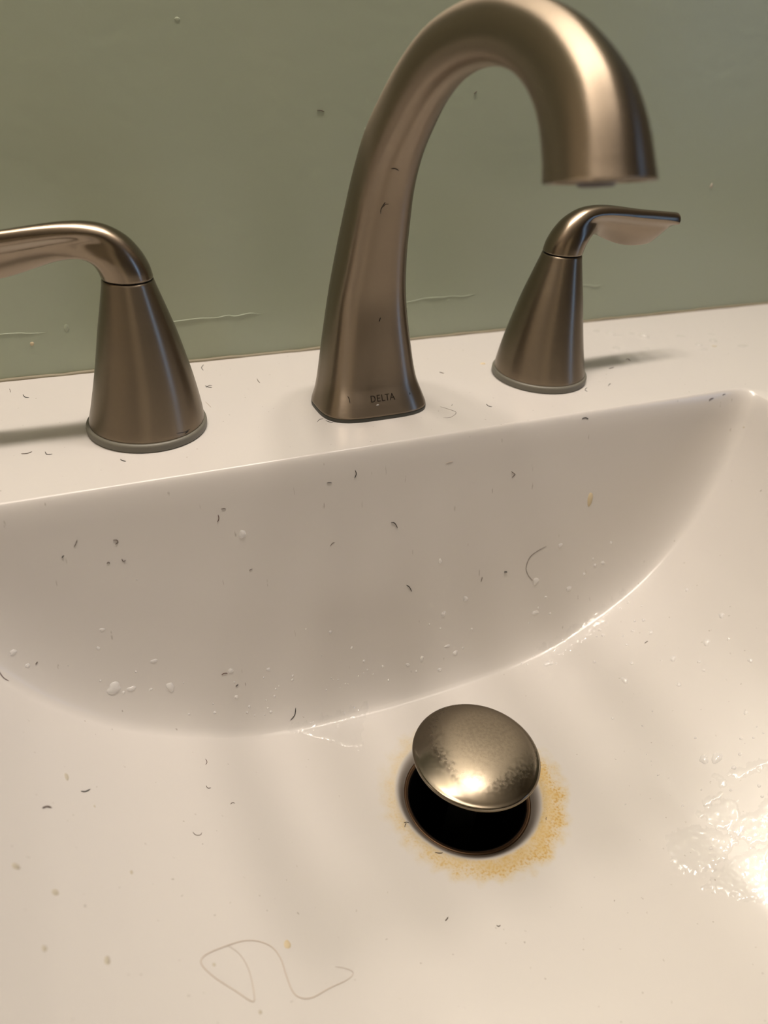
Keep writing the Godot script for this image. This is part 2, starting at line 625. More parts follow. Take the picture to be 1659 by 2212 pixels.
func _sink():
	var t := thing("bathroom_sink", "glossy white rectangular sink with a flat tap deck, swept basin and yellow stain", "sink")
	var xs := lines([[-0.42, 0.03], [-0.215, 0.004], [-0.205, 0.0006], [-0.18, 0.0012], [-0.15, 0.003], [-0.036, 0.0008], [0.034, 0.003], [0.15, 0.0012], [0.18, 0.0006], [0.205, 0.004], [0.215, 0.03], [0.50, 0]])
	var zs := lines([[WALL_Z, 0.02], [0.040, 0.002], [0.044, 0.00025], [0.054, 0.0003], [0.066, 0.0003], [0.080, 0.0012], [0.102, 0.0008], [0.172, 0.003], [0.27, 0.002], [0.34, 0.003], [0.35, 0.01], [0.40, 0]])
	var pos := PackedVector3Array()
	var uv := PackedVector2Array()
	var idx := PackedInt32Array()
	var w := xs.size()
	for z in zs:
		for x in xs:
			pos.append(Vector3(x, sink_y(x, z), z))
			uv.append(Vector2((x + 0.21) / 0.42, (z + 0.07) / 0.42))
	var hole := func(k: int) -> bool: return Vector2(pos[k].x - DRAIN.x, pos[k].z - DRAIN.y).length() < 0.0273
	for j in zs.size() - 1:
		for i in w - 1:
			var a := j * w + i
			if hole.call(a) and hole.call(a + 1) and hole.call(a + w) and hole.call(a + w + 1):
				continue
			idx.append_array([a, a + 1, a + w, a + 1, a + w + 1, a + w])
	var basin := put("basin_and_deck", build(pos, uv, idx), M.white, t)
	# the slab's outer edge
	var x0 := -0.42
	var x1 := 0.50
	var z1 := 0.40
	put("front_edge", boxm(Vector3(x1 - x0, 0.03, 0.004)), M.rim_white, t, Vector3((x0 + x1) / 2, -0.0152, z1 - 0.002))
	for s in [x0 + 0.002, x1 - 0.002]:
		put("side_edge", boxm(Vector3(0.004, 0.03, z1 - WALL_Z)), M.rim_white, t, Vector3(s, -0.0152, (z1 + WALL_Z) / 2))
	# caulk bead between deck and wall
	var pts := []
	var x := -0.40
	while x < 0.48:
		pts.append(Vector3(x, 0.0002 + rng.randf_range(-0.0003, 0.0003), WALL_Z + 0.0004 + rng.randf_range(-0.0002, 0.0003)))
		x += rng.randf_range(0.003, 0.009)
	var bead := put("trim_1", tube(pts, 0.0011, 8), M.caulk)
	tag(bead, "thin uneven beige caulk bead where the sink deck meets the wall", "caulk", "", "structure")

# ---------------------------------------------------------------- drain and stopper
func _drain():
	var base := Vector3(DRAIN.x, -0.1315, DRAIN.y)
	var d := thing("sink_drain", "dark open drain with a thin tarnished flange ring in the basin floor", "drain", base)
	var ring := [[0.0262, -0.004], [0.0286, -0.003], [0.0284, 0.0001], [0.0276, 0.0009], [0.0262, 0.0004], [0.0262, -0.004]]
	put("flange_ring", lathe(rounded(ring, 3), 96), M.flange, d)
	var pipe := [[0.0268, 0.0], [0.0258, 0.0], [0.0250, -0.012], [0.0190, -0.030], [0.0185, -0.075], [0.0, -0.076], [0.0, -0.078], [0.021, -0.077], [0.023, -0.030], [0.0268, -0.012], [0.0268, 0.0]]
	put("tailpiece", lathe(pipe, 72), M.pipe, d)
	var s := thing("drain_stopper", "round domed metal pop-up stopper raised above the drain, worn dull on top", "stopper", Vector3(-0.0006, -0.1034, 0.1366))
	s.rotation = Vector3(0.02, 0, -0.027)
	var cap := [[0.0, -0.0022], [0.024, -0.0022], [0.0266, -0.0012], [0.0272, 0.0], [0.0270, 0.0009], [0.0262, 0.0013], [0.0256, 0.00125], [0.0250, 0.0016]]
	for k in 15:
		var f := (k + 1) / 15.0
		var rr := 0.0250 * (1.0 - f)
		cap.append([rr, 0.0016 + 0.0040 * (1.0 - pow(rr / 0.0250, 2.0))])
	var m := lathe(cap, 96)
	# flat mapping from above, for the worn patch
	var arr := m.surface_get_arrays(0)
	var pp: PackedVector3Array = arr[Mesh.ARRAY_VERTEX]
	var uu: PackedVector2Array = arr[Mesh.ARRAY_TEX_UV]
	for i in pp.size():
		uu[i] = Vector2(0.5 + pp[i].x / 0.056, 0.5 + pp[i].z / 0.056)
	arr[Mesh.ARRAY_TEX_UV] = uu
	var cm := ArrayMesh.new()
	cm.add_surface_from_arrays(Mesh.PRIMITIVE_TRIANGLES, arr)
	put("cap", cm, M.cap, s)
	put("stem", lathe(rounded([[0.0, -0.002], [0.0075, -0.002], [0.0065, -0.012], [0.0065, -0.085], [0.0, -0.085]], 2), 32), M.dark, s)
	put("seal", lathe(rounded([[0.0, -0.004], [0.0200, -0.004], [0.0215, -0.0022], [0.0, -0.0022]], 2), 64), M.dark, s)

# ---------------------------------------------------------------- spout
# [height, forward, half width, half depth, squareness of the front] from the foot to the outlet
const SPOUT := [[0.0016, 0.0034, 0.0267, 0.0215, 3.6], [0.0117, -0.0006, 0.0228, 0.0192, 3.6], [0.0313, -0.0031, 0.0195, 0.0174, 3.4], [0.0505, -0.0033, 0.0169, 0.0153, 3.2], [0.0681, -0.0007, 0.0148, 0.0146, 3.0],
	[0.0843, 0.0035, 0.0135, 0.0134, 2.8], [0.0993, 0.0083, 0.0124, 0.0124, 2.6], [0.1133, 0.0157, 0.0117, 0.0117, 2.4], [0.1254, 0.0261, 0.0110, 0.0110, 2.2], [0.1363, 0.0378, 0.0104, 0.0103, 2.1],
	[0.1448, 0.0515, 0.0101, 0.0099, 2.0], [0.1502, 0.0673, 0.0097, 0.0094, 2.0], [0.1526, 0.0841, 0.0096, 0.0093, 2.0], [0.1514, 0.0998, 0.0098, 0.0094, 2.0], [0.1477, 0.1129, 0.0105, 0.0103, 2.0],
	[0.1427, 0.1225, 0.0114, 0.0113, 2.0], [0.1374, 0.1294, 0.0124, 0.0124, 2.0], [0.1320, 0.1341, 0.0132, 0.0130, 2.0], [0.1267, 0.1376, 0.0138, 0.0136, 2.0], [0.1214, 0.1402, 0.0144, 0.0142, 2.0]]

func spout_row(t: float) -> PackedFloat32Array:
	var k := clampi(int(t), 0, SPOUT.size() - 2)
	var f := t - k
	var out := PackedFloat32Array()
	for c in 5:
		var b: float = SPOUT[k][c]
		var d: float = SPOUT[k + 1][c]
		var a: float = SPOUT[k - 1][c] if k > 0 else 2.0 * b - d
		var e: float = SPOUT[k + 2][c] if k + 2 < SPOUT.size() else 2.0 * d - b
		out.append(0.5 * (2.0 * b + (d - a) * f + (2.0 * a - 5.0 * b + 4.0 * d - e) * f * f + (3.0 * b - a - 3.0 * d + e) * f * f * f))
	return out

func spout_ring(t: float, shrink := 0.0, n := 96) -> PackedVector3Array:
	var q := spout_row(t)
	var a := spout_row(maxf(t - 0.1, 0.0))
	var b := spout_row(minf(t + 0.1, SPOUT.size() - 1.0))
	var tan := Vector2(b[0] - a[0], b[1] - a[1]).normalized()      # (up, forward)
	if t < 1.7:
		tan = tan.lerp(Vector2(1, 0), 1.0 - t / 1.7).normalized()
	tan = tan.lerp(Vector2(-0.976, 0.215), ss(16.5, 18.6, t)).normalized()    # the mouth is cut almost level
	var fwd := Vector2(-tan.y, tan.x)
	var ring := PackedVector3Array()
	for j in n:
		var w := TAU * j / n
		var cu := cos(w)
		var cw := sin(w)
		var e: float = 2.0 / (q[4] if cw > 0.0 else lerpf(2.1, 2.0, clampf(t / 8.0, 0.0, 1.0)))
		var u := (q[2] - shrink) * signf(cu) * pow(absf(cu), e)
		var v := (q[3] - shrink) * signf(cw) * pow(absf(cw), e)
		ring.append(Vector3(u, q[0] + v * fwd.x, q[1] + v * fwd.y))
	return ring

func _spout():
	var t := thing("tap_spout", "tall brushed nickel tap spout arching forward over the basin", "tap")
	var rings := [spout_ring(0.0, 0.0006), spout_ring(0.02, 0.0001)]
	var k := 0.08
	while k < SPOUT.size() - 1.02:
		rings.append(spout_ring(k))
		k += 0.125
	var last := SPOUT.size() - 1.0
	rings.append(spout_ring(last - 0.10))
	rings.append(spout_ring(last - 0.04, 0.0002))
	rings.append(spout_ring(last - 0.01, 0.0006))
	rings.append(spout_ring(last, 0.0011))
	# turn the lip in and up inside the mouth
	rings.append(spout_ring(last, 0.0024))
	rings.append(spout_ring(last - 0.3, 0.0026))
	put("spout_body", loft(rings), M.nickel, t)
	var foot := []
	for s in [[0.0, 0.0009], [0.0, 0.0001], [0.0014, 0.0001], [0.0018, 0.0005], [0.0018, 0.003]]:
		var r := spout_ring(0.0, s[1])
		for i in r.size():
			r[i].y = s[0]
		foot.append(r)
	put("base_gasket", loft(foot), M.gasket, t)
	# aerator in the mouth: its axis follows the end of the spout
	var e := spout_row(last)
	var axis := Vector3(0, -0.976, 0.215).normalized()
	var aer := put("aerator", lathe(rounded([[0.0, 0.004], [0.0115, 0.004], [0.0115, 0.0004], [0.0050, 0.0002], [0.0046, -0.0010], [0.0, -0.0012]], 3), 48), M.aerator, t, Vector3(-0.001, e[0], e[1]))
	aer.rotation.x = atan2(-axis.z, -axis.y)
	_lettering(t)

# the maker's word engraved on the flat front of the foot
func _lettering(t: Node3D):
	var f := SystemFont.new()
	f.font_names = PackedStringArray(["Droid Sans"])
	var tm := TextMesh.new()
	tm.text = "DELTA"
	tm.font = f
	tm.font_size = 64
	tm.pixel_size = 0.0001
	tm.depth = 0.0012
	tm.curve_step = 1.0
	var hi := spout_ring(0.75)[24]
	var lo := spout_ring(0.4)[24]
	var mid := spout_ring(0.555)[24]
	var o := put("lettering", tm, M.logo, t, mid)
	var up := (hi - lo).normalized()
	o.basis = Basis(Vector3.RIGHT, up, Vector3.RIGHT.cross(up))
	o.scale = Vector3(0.68, 0.64, 0.16)
	o.position += Vector3(0.0001, 0, 0)

# ---------------------------------------------------------------- handles
# [height, centre outwards, radius]
const CONE := [[0.0032, 0.1010, 0.0236], [0.0048, 0.1010, 0.0237], [0.0100, 0.1006, 0.0227], [0.0210, 0.1003, 0.0203], [0.0310, 0.1004, 0.0180], [0.0426, 0.1008, 0.0153], [0.0525, 0.1013, 0.0126], [0.0605, 0.1018, 0.0104], [0.0632, 0.1020, 0.0098]]
# upper edge (outwards, height), lower edge (outwards, height), half thickness, how leaf-like
const LEVER := [[0.0923, 0.0640, 0.1117, 0.0640, 0.0098, 0.0], [0.0935, 0.0690, 0.1124, 0.0665, 0.0096, 0.0], [0.0963, 0.0745, 0.1137, 0.0690, 0.0090, 0.0], [0.1008, 0.0797, 0.1157, 0.0707, 0.0081, 0.05], [0.1075, 0.0836, 0.1184, 0.0714, 0.0070, 0.2],
	[0.1150, 0.0851, 0.1218, 0.0710, 0.0060, 0.45], [0.1235, 0.0851, 0.1262, 0.0699, 0.0052, 0.7], [0.1325, 0.0842, 0.1333, 0.0675, 0.0046, 0.9], [0.1420, 0.0830, 0.1420, 0.0650, 0.0042, 1.0], [0.1510, 0.0821, 0.1505, 0.0637, 0.0040, 1.0],
	[0.1590, 0.0814, 0.1592, 0.0637, 0.0039, 1.0], [0.1645, 0.0809, 0.1650, 0.0650, 0.0038, 1.0], [0.1680, 0.0806, 0.1684, 0.0690, 0.0037, 1.0], [0.1694, 0.0804, 0.1694, 0.0742, 0.0036, 1.0]]

func spline(table: Array, t: float) -> PackedFloat32Array:
	var k := clampi(int(t), 0, table.size() - 2)
	var f := t - k
	var out := PackedFloat32Array()
	for c in table[0].size():
		var b: float = table[k][c]
		var d: float = table[k + 1][c]
		var a: float = table[k - 1][c] if k > 0 else 2.0 * b - d
		var e: float = table[k + 2][c] if k + 2 < table.size() else 2.0 * d - b
		out.append(0.5 * (2.0 * b + (d - a) * f + (2.0 * a - 5.0 * b + 4.0 * d - e) * f * f + (3.0 * b - a - 3.0 * d + e) * f * f * f))
	return out

func lever_ring(t: float, side: float, shrink := 0.0, n := 64) -> PackedVector3Array:
	var q := spline(LEVER, t)
	var top := Vector2(q[0], q[1])
	var bot := Vector2(q[2], q[3])
	var mid := (top + bot) * 0.5
	var half := (top - bot) * 0.5
	half -= half.normalized() * shrink
	var leaf := clampf(q[5], 0.0, 1.0)
	var b := q[4] - shrink
	var vm := maxf(1.0 - 0.0058 / maxf(half.length(), 0.001), -1.2)   # where the rounded upper rib ends
	var ring := PackedVector3Array()
	for j in n:
		var w := TAU * j / n
		var v := sin(w)
		var d := cos(w)
		var thin := ss(vm + 0.30, vm - 0.26, v)
		var z := b * d
		if d > 0.0:
			z *= 1.0 - leaf * 0.93 * thin
		else:
			z *= 1.0 - leaf * 0.45 * thin
		# the leaf leans back towards its lower edge
		var low := clampf((vm + 0.2 - v) / maxf(vm + 1.2, 0.3), 0.0, 1.0)
		z -= leaf * 0.0100 * pow(low, 1.4)
		var p := mid + half * v
		p += leaf * Vector2(0.0015, -0.0012) * low
		ring.append(Vector3(side * p.x, p.y, z))
	return ring

func _handle(side: float):
	var which_one := "nearer one, to the left of the spout" if side < 0.0 else "farther one, to the right of the spout"
	var t := thing("lever_tap", "brushed nickel lever tap handle on a cone, " + which_one, "tap", Vector3.ZERO, "pair of lever taps")
	var rings := []
	var k := 0.0
	while k < CONE.size() - 1.0:
		var q := spline(CONE, k)
		rings.append(circle(Vector3(side * q[1], q[0], 0), q[2], 72))
		k += 0.25
	var e: Array = CONE[-1]
	rings.append(circle(Vector3(side * e[1], e[0] + 0.0001, 0), e[2] - 0.0001, 72))
	rings.append(circle(Vector3(side * e[1], e[0] + 0.0003, 0), e[2] - 0.0006, 72))
	rings.append(circle(Vector3(side * e[1], e[0] - 0.0002, 0), e[2] - 0.0014, 72))
	put("handle_body", loft(rings), M.cone, t)
	var g := [[0.0, 0.0], [0.0246, 0.0], [0.0250, 0.0006], [0.0250, 0.0029], [0.0244, 0.0036], [0.0232, 0.0037], [0.0, 0.0037]]
	put("base_ring", lathe(rounded(g, 3), 72), M.ring, t, Vector3(side * 0.1012, 0, 0))
	put("neck_seal", lathe([[0.0, 0.0622], [0.0088, 0.0622], [0.0088, 0.0642], [0.0, 0.0642]], 40), M.dark, t, Vector3(side * 0.1020, 0, 0))
	var lv := [lever_ring(0.0, side, 0.0006), lever_ring(0.03, side, 0.0001)]
	k = 0.125
	while k < LEVER.size() - 1.0:
		lv.append(lever_ring(k, side))
		k += 0.125
	lv.append(lever_ring(LEVER.size() - 1.0, side, 0.0006))
	put("lever", loft(lv), M.lever, t)

# ---------------------------------------------------------------- hairs and crumbs
# label, material, radius in mm, points in mm on the surface they lie on
func V(x: float, y: float, z: float) -> Vector3:
	return Vector3(x, y, z)

func _hair_rows() -> Array:
	return [
	["small hooked dark hair on the deck beyond the left handle, by the wall", "hair", 0.16, [V(-148.87,0.14,-47.45), V(-148.22,0.14,-44.27), V(-146.58,0.14,-43.26)]],
	["tiny faint hair near the caulk at the far left of the deck", "hair_soft", 0.10, [V(-154.37,0.09,-55.68), V(-154.04,0.09,-53.42), V(-154.10,0.09,-51.29)]],
	["bent dark hair on the deck just right of the left handle, nearest the wall", "hair", 0.13, [V(-63.65,0.12,-60.04), V(-65.43,0.12,-56.71), V(-65.38,0.12,-52.73)]],
	["lower of two crossed hairs on the deck right of the left handle", "hair", 0.15, [V(-68.69,0.13,-34.38), V(-67.54,0.13,-32.14), V(-66.07,0.13,-31.33)]],
	["upper of two crossed hairs on the deck right of the left handle", "hair", 0.12, [V(-68.82,0.11,-32.13), V(-66.87,0.11,-34.04), V(-65.56,0.11,-33.47)]],
	["short hair on the deck halfway between left handle and spout", "hair_soft", 0.13, [V(-42.51,0.12,-35.86), V(-42.84,0.12,-32.77), V(-42.59,0.12,-30.33)]],
	["curved grey hair at the edge of the shadow left of the left handle", "hair_soft", 0.15, [V(-151.98,0.13,10.07), V(-149.72,0.13,10.53), V(-147.89,0.13,9.49)]],
	["hooked dark hair on the deck in front of the left handle shadow", "hair", 0.15, [V(-143.12,0.13,11.01), V(-142.70,0.13,13.57), V(-140.64,0.13,13.96)]],
	["thick short dark hair on the deck right in front of the left handle", "hair", 0.17, [V(-116.33,0.15,26.18), V(-115.64,0.15,27.72), V(-114.50,0.15,28.49)]],
	["very faint hair on the deck behind the left handle base", "hair_pale", 0.09, [V(-72.68,0.08,-16.82), V(-72.06,0.08,-14.18), V(-71.48,0.08,-9.85)]],
	["longer hair stuck low on the left handle cone", "hair", 0.12, [V(-92.81,6.03,22.18), V(-88.66,5.18,20.29), V(-86.89,5.54,19.05)]],
	["shorter hair crossing another low on the left handle cone", "hair", 0.13, [V(-89.18,4.57,20.69), V(-88.11,4.80,20.00), V(-87.57,4.98,19.63)]],
	["short dark curved hair highest on the front of the spout", "hair", 0.15, [V(-4.20,105.83,24.53), V(-2.75,105.94,24.90), V(-0.92,105.18,24.62)]],
	["long arched dark hair halfway up the front of the spout", "hair", 0.14, [V(-4.48,88.25,17.87), V(-4.51,90.17,18.30), V(-3.33,92.89,19.19)]],
	["fine hair hooked beside the long arched hair on the spout", "hair_soft", 0.10, [V(-3.86,90.85,18.54), V(-3.09,91.97,18.93), V(-1.69,92.03,19.04)]],
	["short straight black hair low on the flat front of the spout", "hair", 0.14, [V(0.68,43.69,12.55), V(0.42,42.85,12.66), V(0.04,42.02,12.78)]],
	["curved black hair left of the engraved word on the spout foot", "hair", 0.14, [V(-16.06,11.14,18.56), V(-15.62,10.06,19.44), V(-15.59,8.44,20.50)]],
	["tiny black hair right of the engraved word on the spout foot", "hair", 0.12, [V(14.22,9.68,20.07), V(14.45,9.29,20.26), V(14.20,8.80,20.62)]],
	["thin arched hair at the left front corner of the spout foot", "hair", 0.10, [V(-30.07,0.09,17.97), V(-28.31,0.09,16.05), V(-26.39,0.09,15.80)]],
	["dark hair lying along the front left edge of the spout foot", "hair", 0.12, [V(-26.10,0.11,17.78), V(-25.13,0.11,19.48), V(-23.60,0.11,21.12)]],
	["straight short hair on the deck midway between spout and right handle", "hair_soft", 0.14, [V(50.78,0.13,-17.85), V(51.65,0.13,-16.83), V(52.43,0.13,-15.54)]],
	["tiny dark hair above the long looped hair right of the spout", "hair", 0.10, [V(37.19,0.09,20.67), V(37.87,0.09,20.09), V(38.62,0.09,19.15)]],
	["long thin brown hair looped on the deck right of the spout foot", "hair_soft", 0.07, [V(31.42,0.06,19.84), V(34.19,0.06,23.74), V(35.95,0.06,27.42), V(33.81,0.06,30.01), V(30.14,0.06,31.84), V(27.24,0.06,30.96)]],
	["bent dark hair on the deck in front of the right handle, near the basin rim", "hair", 0.15, [V(54.80,0.13,23.87), V(54.64,0.13,26.29), V(55.92,0.13,27.55)]],
	["small curved hair on the deck right of the right handle, in front of its shadow", "hair", 0.15, [V(129.60,0.13,23.46), V(131.13,0.13,21.90), V(132.81,0.13,21.17)]],
	["tiny C-shaped hair touching the base of the right handle", "hair", 0.12, [V(117.05,0.11,22.00), V(115.01,0.11,22.79), V(113.73,0.11,24.75), V(114.11,0.11,26.02)]],
	["short hair lying inside the shadow of the right handle", "hair_soft", 0.16, [V(163.94,0.14,-4.29), V(166.14,0.14,-5.28), V(165.51,0.14,-2.29)]],
	["short hair at the lower edge of the right handle shadow", "hair_soft", 0.16, [V(145.13,0.14,3.93), V(147.18,0.14,3.57), V(149.50,0.14,2.90)]],
	["thick arched dark hair on the basin rim below the right handle", "hair", 0.17, [V(95.13,-2.51,47.56), V(97.06,-2.22,47.43), V(99.02,-2.98,47.76)]],
	["blurred hair on the basin rim near its right corner", "hair_soft", 0.17, [V(177.34,-3.55,47.97), V(178.76,-2.76,47.67), V(180.57,-2.77,47.67)]],
	["tiny blurred hair on the rim closest to its right corner", "hair_soft", 0.15, [V(186.89,-2.08,47.41), V(187.73,-1.68,47.22), V(188.96,-1.72,47.30)]],
	["bracket-shaped black hair high on the rear basin wall below the spout", "hair", 0.16, [V(-24.18,-8.70,49.43), V(-23.72,-10.50,49.84), V(-24.60,-12.19,50.19)]],
	["short level hair high on the rear basin wall below the spout", "hair", 0.13, [V(-37.29,-12.23,50.17), V(-36.15,-12.25,50.17), V(-35.02,-12.62,50.24)]],
	["bold curved black hair in the upper middle of the rear basin wall", "hair", 0.17, [V(-7.83,-35.80,54.92), V(-5.90,-36.65,55.09), V(-4.57,-39.19,55.59)]],
	["bold curved black hair in the lower middle of the rear basin wall", "hair", 0.18, [V(-0.42,-68.97,61.56), V(1.21,-70.48,61.86), V(2.44,-73.05,62.38)]],
	["upper arm of the V of two hairs high on the rear basin wall", "hair_soft", 0.13, [V(55.37,-22.29,52.18), V(57.78,-24.14,52.55), V(57.46,-24.38,52.60)]],
	["lower arm of the V of two hairs high on the rear basin wall", "hair_soft", 0.12, [V(57.67,-24.22,52.55), V(56.83,-24.86,52.68), V(55.87,-25.38,52.79)]],
	["short upright hair left of the long arc on the rear basin wall", "hair_soft", 0.13, [V(41.39,-74.47,62.61), V(41.09,-75.69,62.86), V(40.69,-76.99,63.12)]],
	["stubby dark speck of hair left of the long arc on the rear basin wall", "hair", 0.28, [V(54.03,-74.77,62.81), V(54.83,-74.63,62.78), V(55.77,-75.06,62.87)]],
	["long fine C-shaped hair on the right of the rear basin wall", "hair_soft", 0.11, [V(78.94,-65.77,60.85), V(70.14,-69.08,61.52), V(67.33,-74.77,62.66), V(68.82,-79.79,63.72), V(72.65,-84.39,64.76)]],
	["faint slanting hair high in the middle of the rear basin wall", "hair_pale", 0.12, [V(19.83,-12.71,50.25), V(21.64,-12.45,50.20), V(23.55,-12.29,50.17)]],
	["faint short hair left of the bold hairs on the rear basin wall", "hair_soft", 0.09, [V(-37.22,-41.29,55.94), V(-36.25,-40.19,55.72), V(-35.13,-39.86,55.66)]],
	["reddish curved hair in the upper left half of the rear basin wall", "hair_red", 0.15, [V(-84.89,-20.68,51.87), V(-84.06,-19.39,51.62), V(-84.21,-17.63,51.26)]],
	["faint level hair above the reddish one on the rear basin wall", "hair_soft", 0.12, [V(-82.82,-15.45,50.80), V(-81.80,-15.43,50.80), V(-80.81,-15.76,50.86)]],
	["faint slanting hair in the upper left of the rear basin wall", "hair_soft", 0.12, [V(-139.13,-20.18,51.75), V(-138.27,-18.99,51.51), V(-137.54,-17.50,51.21)]],
	["small hook-shaped hair in the upper left of the rear basin wall", "hair_soft", 0.14, [V(-125.08,-20.28,51.79), V(-123.76,-20.49,51.83), V(-123.42,-21.53,52.04), V(-124.57,-22.13,52.16)]],
	["small U-shaped hair on the left of the rear basin wall", "hair_soft", 0.13, [V(-123.14,-28.59,53.44), V(-122.71,-29.83,53.69), V(-121.82,-29.38,53.60)]],
	["tiny arched hair beside the U-shaped one on the rear basin wall", "hair_soft", 0.13, [V(-128.80,-29.34,53.59), V(-128.16,-28.84,53.49), V(-127.71,-29.51,53.62)]],
	["stubby dark hair near the left end of the rear basin wall", "hair", 0.19, [V(-144.03,-23.52,52.48), V(-143.60,-23.13,52.40), V(-143.18,-22.74,52.32)]],
	["brown curved hair low on the rear basin wall beside a water drop", "hair_red", 0.16, [V(-90.91,-90.70,66.65), V(-89.52,-90.31,66.51), V(-88.16,-90.81,66.61)]],
	["stubby black hair low on the rear basin wall", "hair", 0.18, [V(-85.44,-97.97,68.62), V(-84.80,-97.69,68.51), V(-84.22,-97.38,68.40)]],
	["long brown hair at the lower left end of the rear basin wall", "hair_red", 0.14, [V(-172.90,-59.67,66.19), V(-171.89,-61.93,67.66), V(-170.43,-63.79,68.03)]],
	["short hair beside a water drop at the lower left of the rear basin wall", "hair_soft", 0.16, [V(-160.76,-63.32,62.94), V(-160.38,-62.94,62.71), V(-159.96,-62.64,62.52)]],
	["tiny faint hair in the middle of the rear basin wall", "hair_soft", 0.11, [V(-73.93,-44.74,56.65), V(-73.25,-44.42,56.59), V(-72.51,-44.28,56.56)]],
	["bold wavy black hair where the rear basin wall meets the floor", "hair", 0.19, [V(-59.61,-115.75,74.53), V(-60.62,-118.54,76.11), V(-63.07,-119.93,77.20)]],
	["bold curved black hair on the basin floor left of the drain", "hair", 0.20, [V(-152.11,-83.52,111.61), V(-150.64,-84.80,111.26), V(-149.08,-86.11,109.78)]],
	["thick arched grey hair on the far left of the basin floor", "hair_soft", 0.24, [V(-163.53,-72.61,122.64), V(-162.29,-73.92,121.46), V(-161.01,-75.21,121.54)]],
	["small reddish hair on the basin floor left of the drain", "hair_red", 0.12, [V(-105.01,-111.17,91.41), V(-104.71,-111.30,93.15), V(-105.65,-110.92,94.63)]],
	["small L-shaped hair on the basin floor left of the drain", "hair_soft", 0.13, [V(-107.76,-110.09,105.33), V(-107.47,-110.22,106.71), V(-106.12,-110.78,106.54)]],
	["small hook-shaped hair on the basin floor nearest the drain on its left", "hair_soft", 0.12, [V(-100.51,-113.16,115.27), V(-99.64,-113.53,114.42), V(-98.60,-113.97,114.83)]],
	["curled thin hair on the basin floor lower left of the drain", "hair_soft", 0.12, [V(-117.45,-105.87,126.75), V(-116.66,-106.24,128.14), V(-114.99,-107.00,128.27), V(-114.21,-107.35,127.21)]],
	["very long pale hair looped on the basin floor at the front", "hair_pale", 0.16, [V(-82.48,-119.84,185.78), V(-79.38,-120.68,187.12), V(-77.21,-121.16,189.24), V(-79.85,-120.51,190.89), V(-86.88,-118.32,191.99), V(-93.86,-115.65,193.59), V(-97.62,-114.12,192.66), V(-99.29,-113.45,190.12), V(-99.68,-113.32,184.86), V(-99.77,-113.32,179.34), V(-101.34,-112.69,174.97), V(-104.89,-111.23,172.22), V(-109.32,-109.39,171.01), V(-115.04,-106.88,171.54), V(-122.17,-103.50,173.28), V(-124.91,-102.10,175.30), V(-124.46,-102.32,177.79), V(-121.85,-103.63,181.45), V(-116.97,-105.96,186.32), V(-112.50,-107.94,190.72), V(-111.36,-108.45,187.89), V(-111.01,-108.63,180.68), V(-112.53,-107.99,175.21), V(-115.54,-106.66,171.70)]],
	["upper stroke of two crossed hairs on the stain left of the drain", "hair", 0.13, [V(-34.22,-127.07,140.37), V(-32.99,-127.17,140.44), V(-31.98,-127.62,140.84)]],
	["lower stroke of two crossed hairs on the stain left of the drain", "hair", 0.13, [V(-33.31,-127.13,140.82), V(-34.13,-127.07,141.48), V(-34.78,-127.02,142.46)]],
	["curved hair on the yellow stain in front of the drain", "hair_soft", 0.14, [V(-28.18,-127.19,156.99), V(-25.69,-127.29,158.24), V(-20.98,-130.63,156.60)]],
	["tiny hair on the yellow stain right of the drain", "hair_soft", 0.12, [V(24.05,-127.27,160.39), V(23.35,-127.29,160.93), V(23.01,-127.28,161.62)]],
	["short hair on the sloping right side of the basin", "hair_soft", 0.16, [V(117.49,-105.75,105.82), V(118.52,-105.26,105.64), V(119.38,-104.86,105.81)]],
	["short grey hair on the basin floor in front of the drain", "hair_soft", 0.20, [V(-37.80,-125.65,183.70), V(-36.83,-125.72,183.33), V(-36.05,-125.78,182.80)]],
	["tiny V-shaped hair on the basin floor in front of the drain", "hair_soft", 0.14, [V(-20.57,-126.15,192.19), V(-20.13,-126.13,192.92), V(-19.14,-126.17,192.77)]],
	["faint hair stuck to the wall left of the spout", "hair_soft", 0.16, [V(-1.69,116.21,-65.66), V(0.36,116.12,-65.66), V(2.11,115.53,-65.66)]],
	["faint hair stuck to the wall inside the arch of the spout", "hair_soft", 0.18, [V(81.07,125.05,-65.64), V(81.75,125.66,-65.64), V(82.54,126.19,-65.64)]],
	]

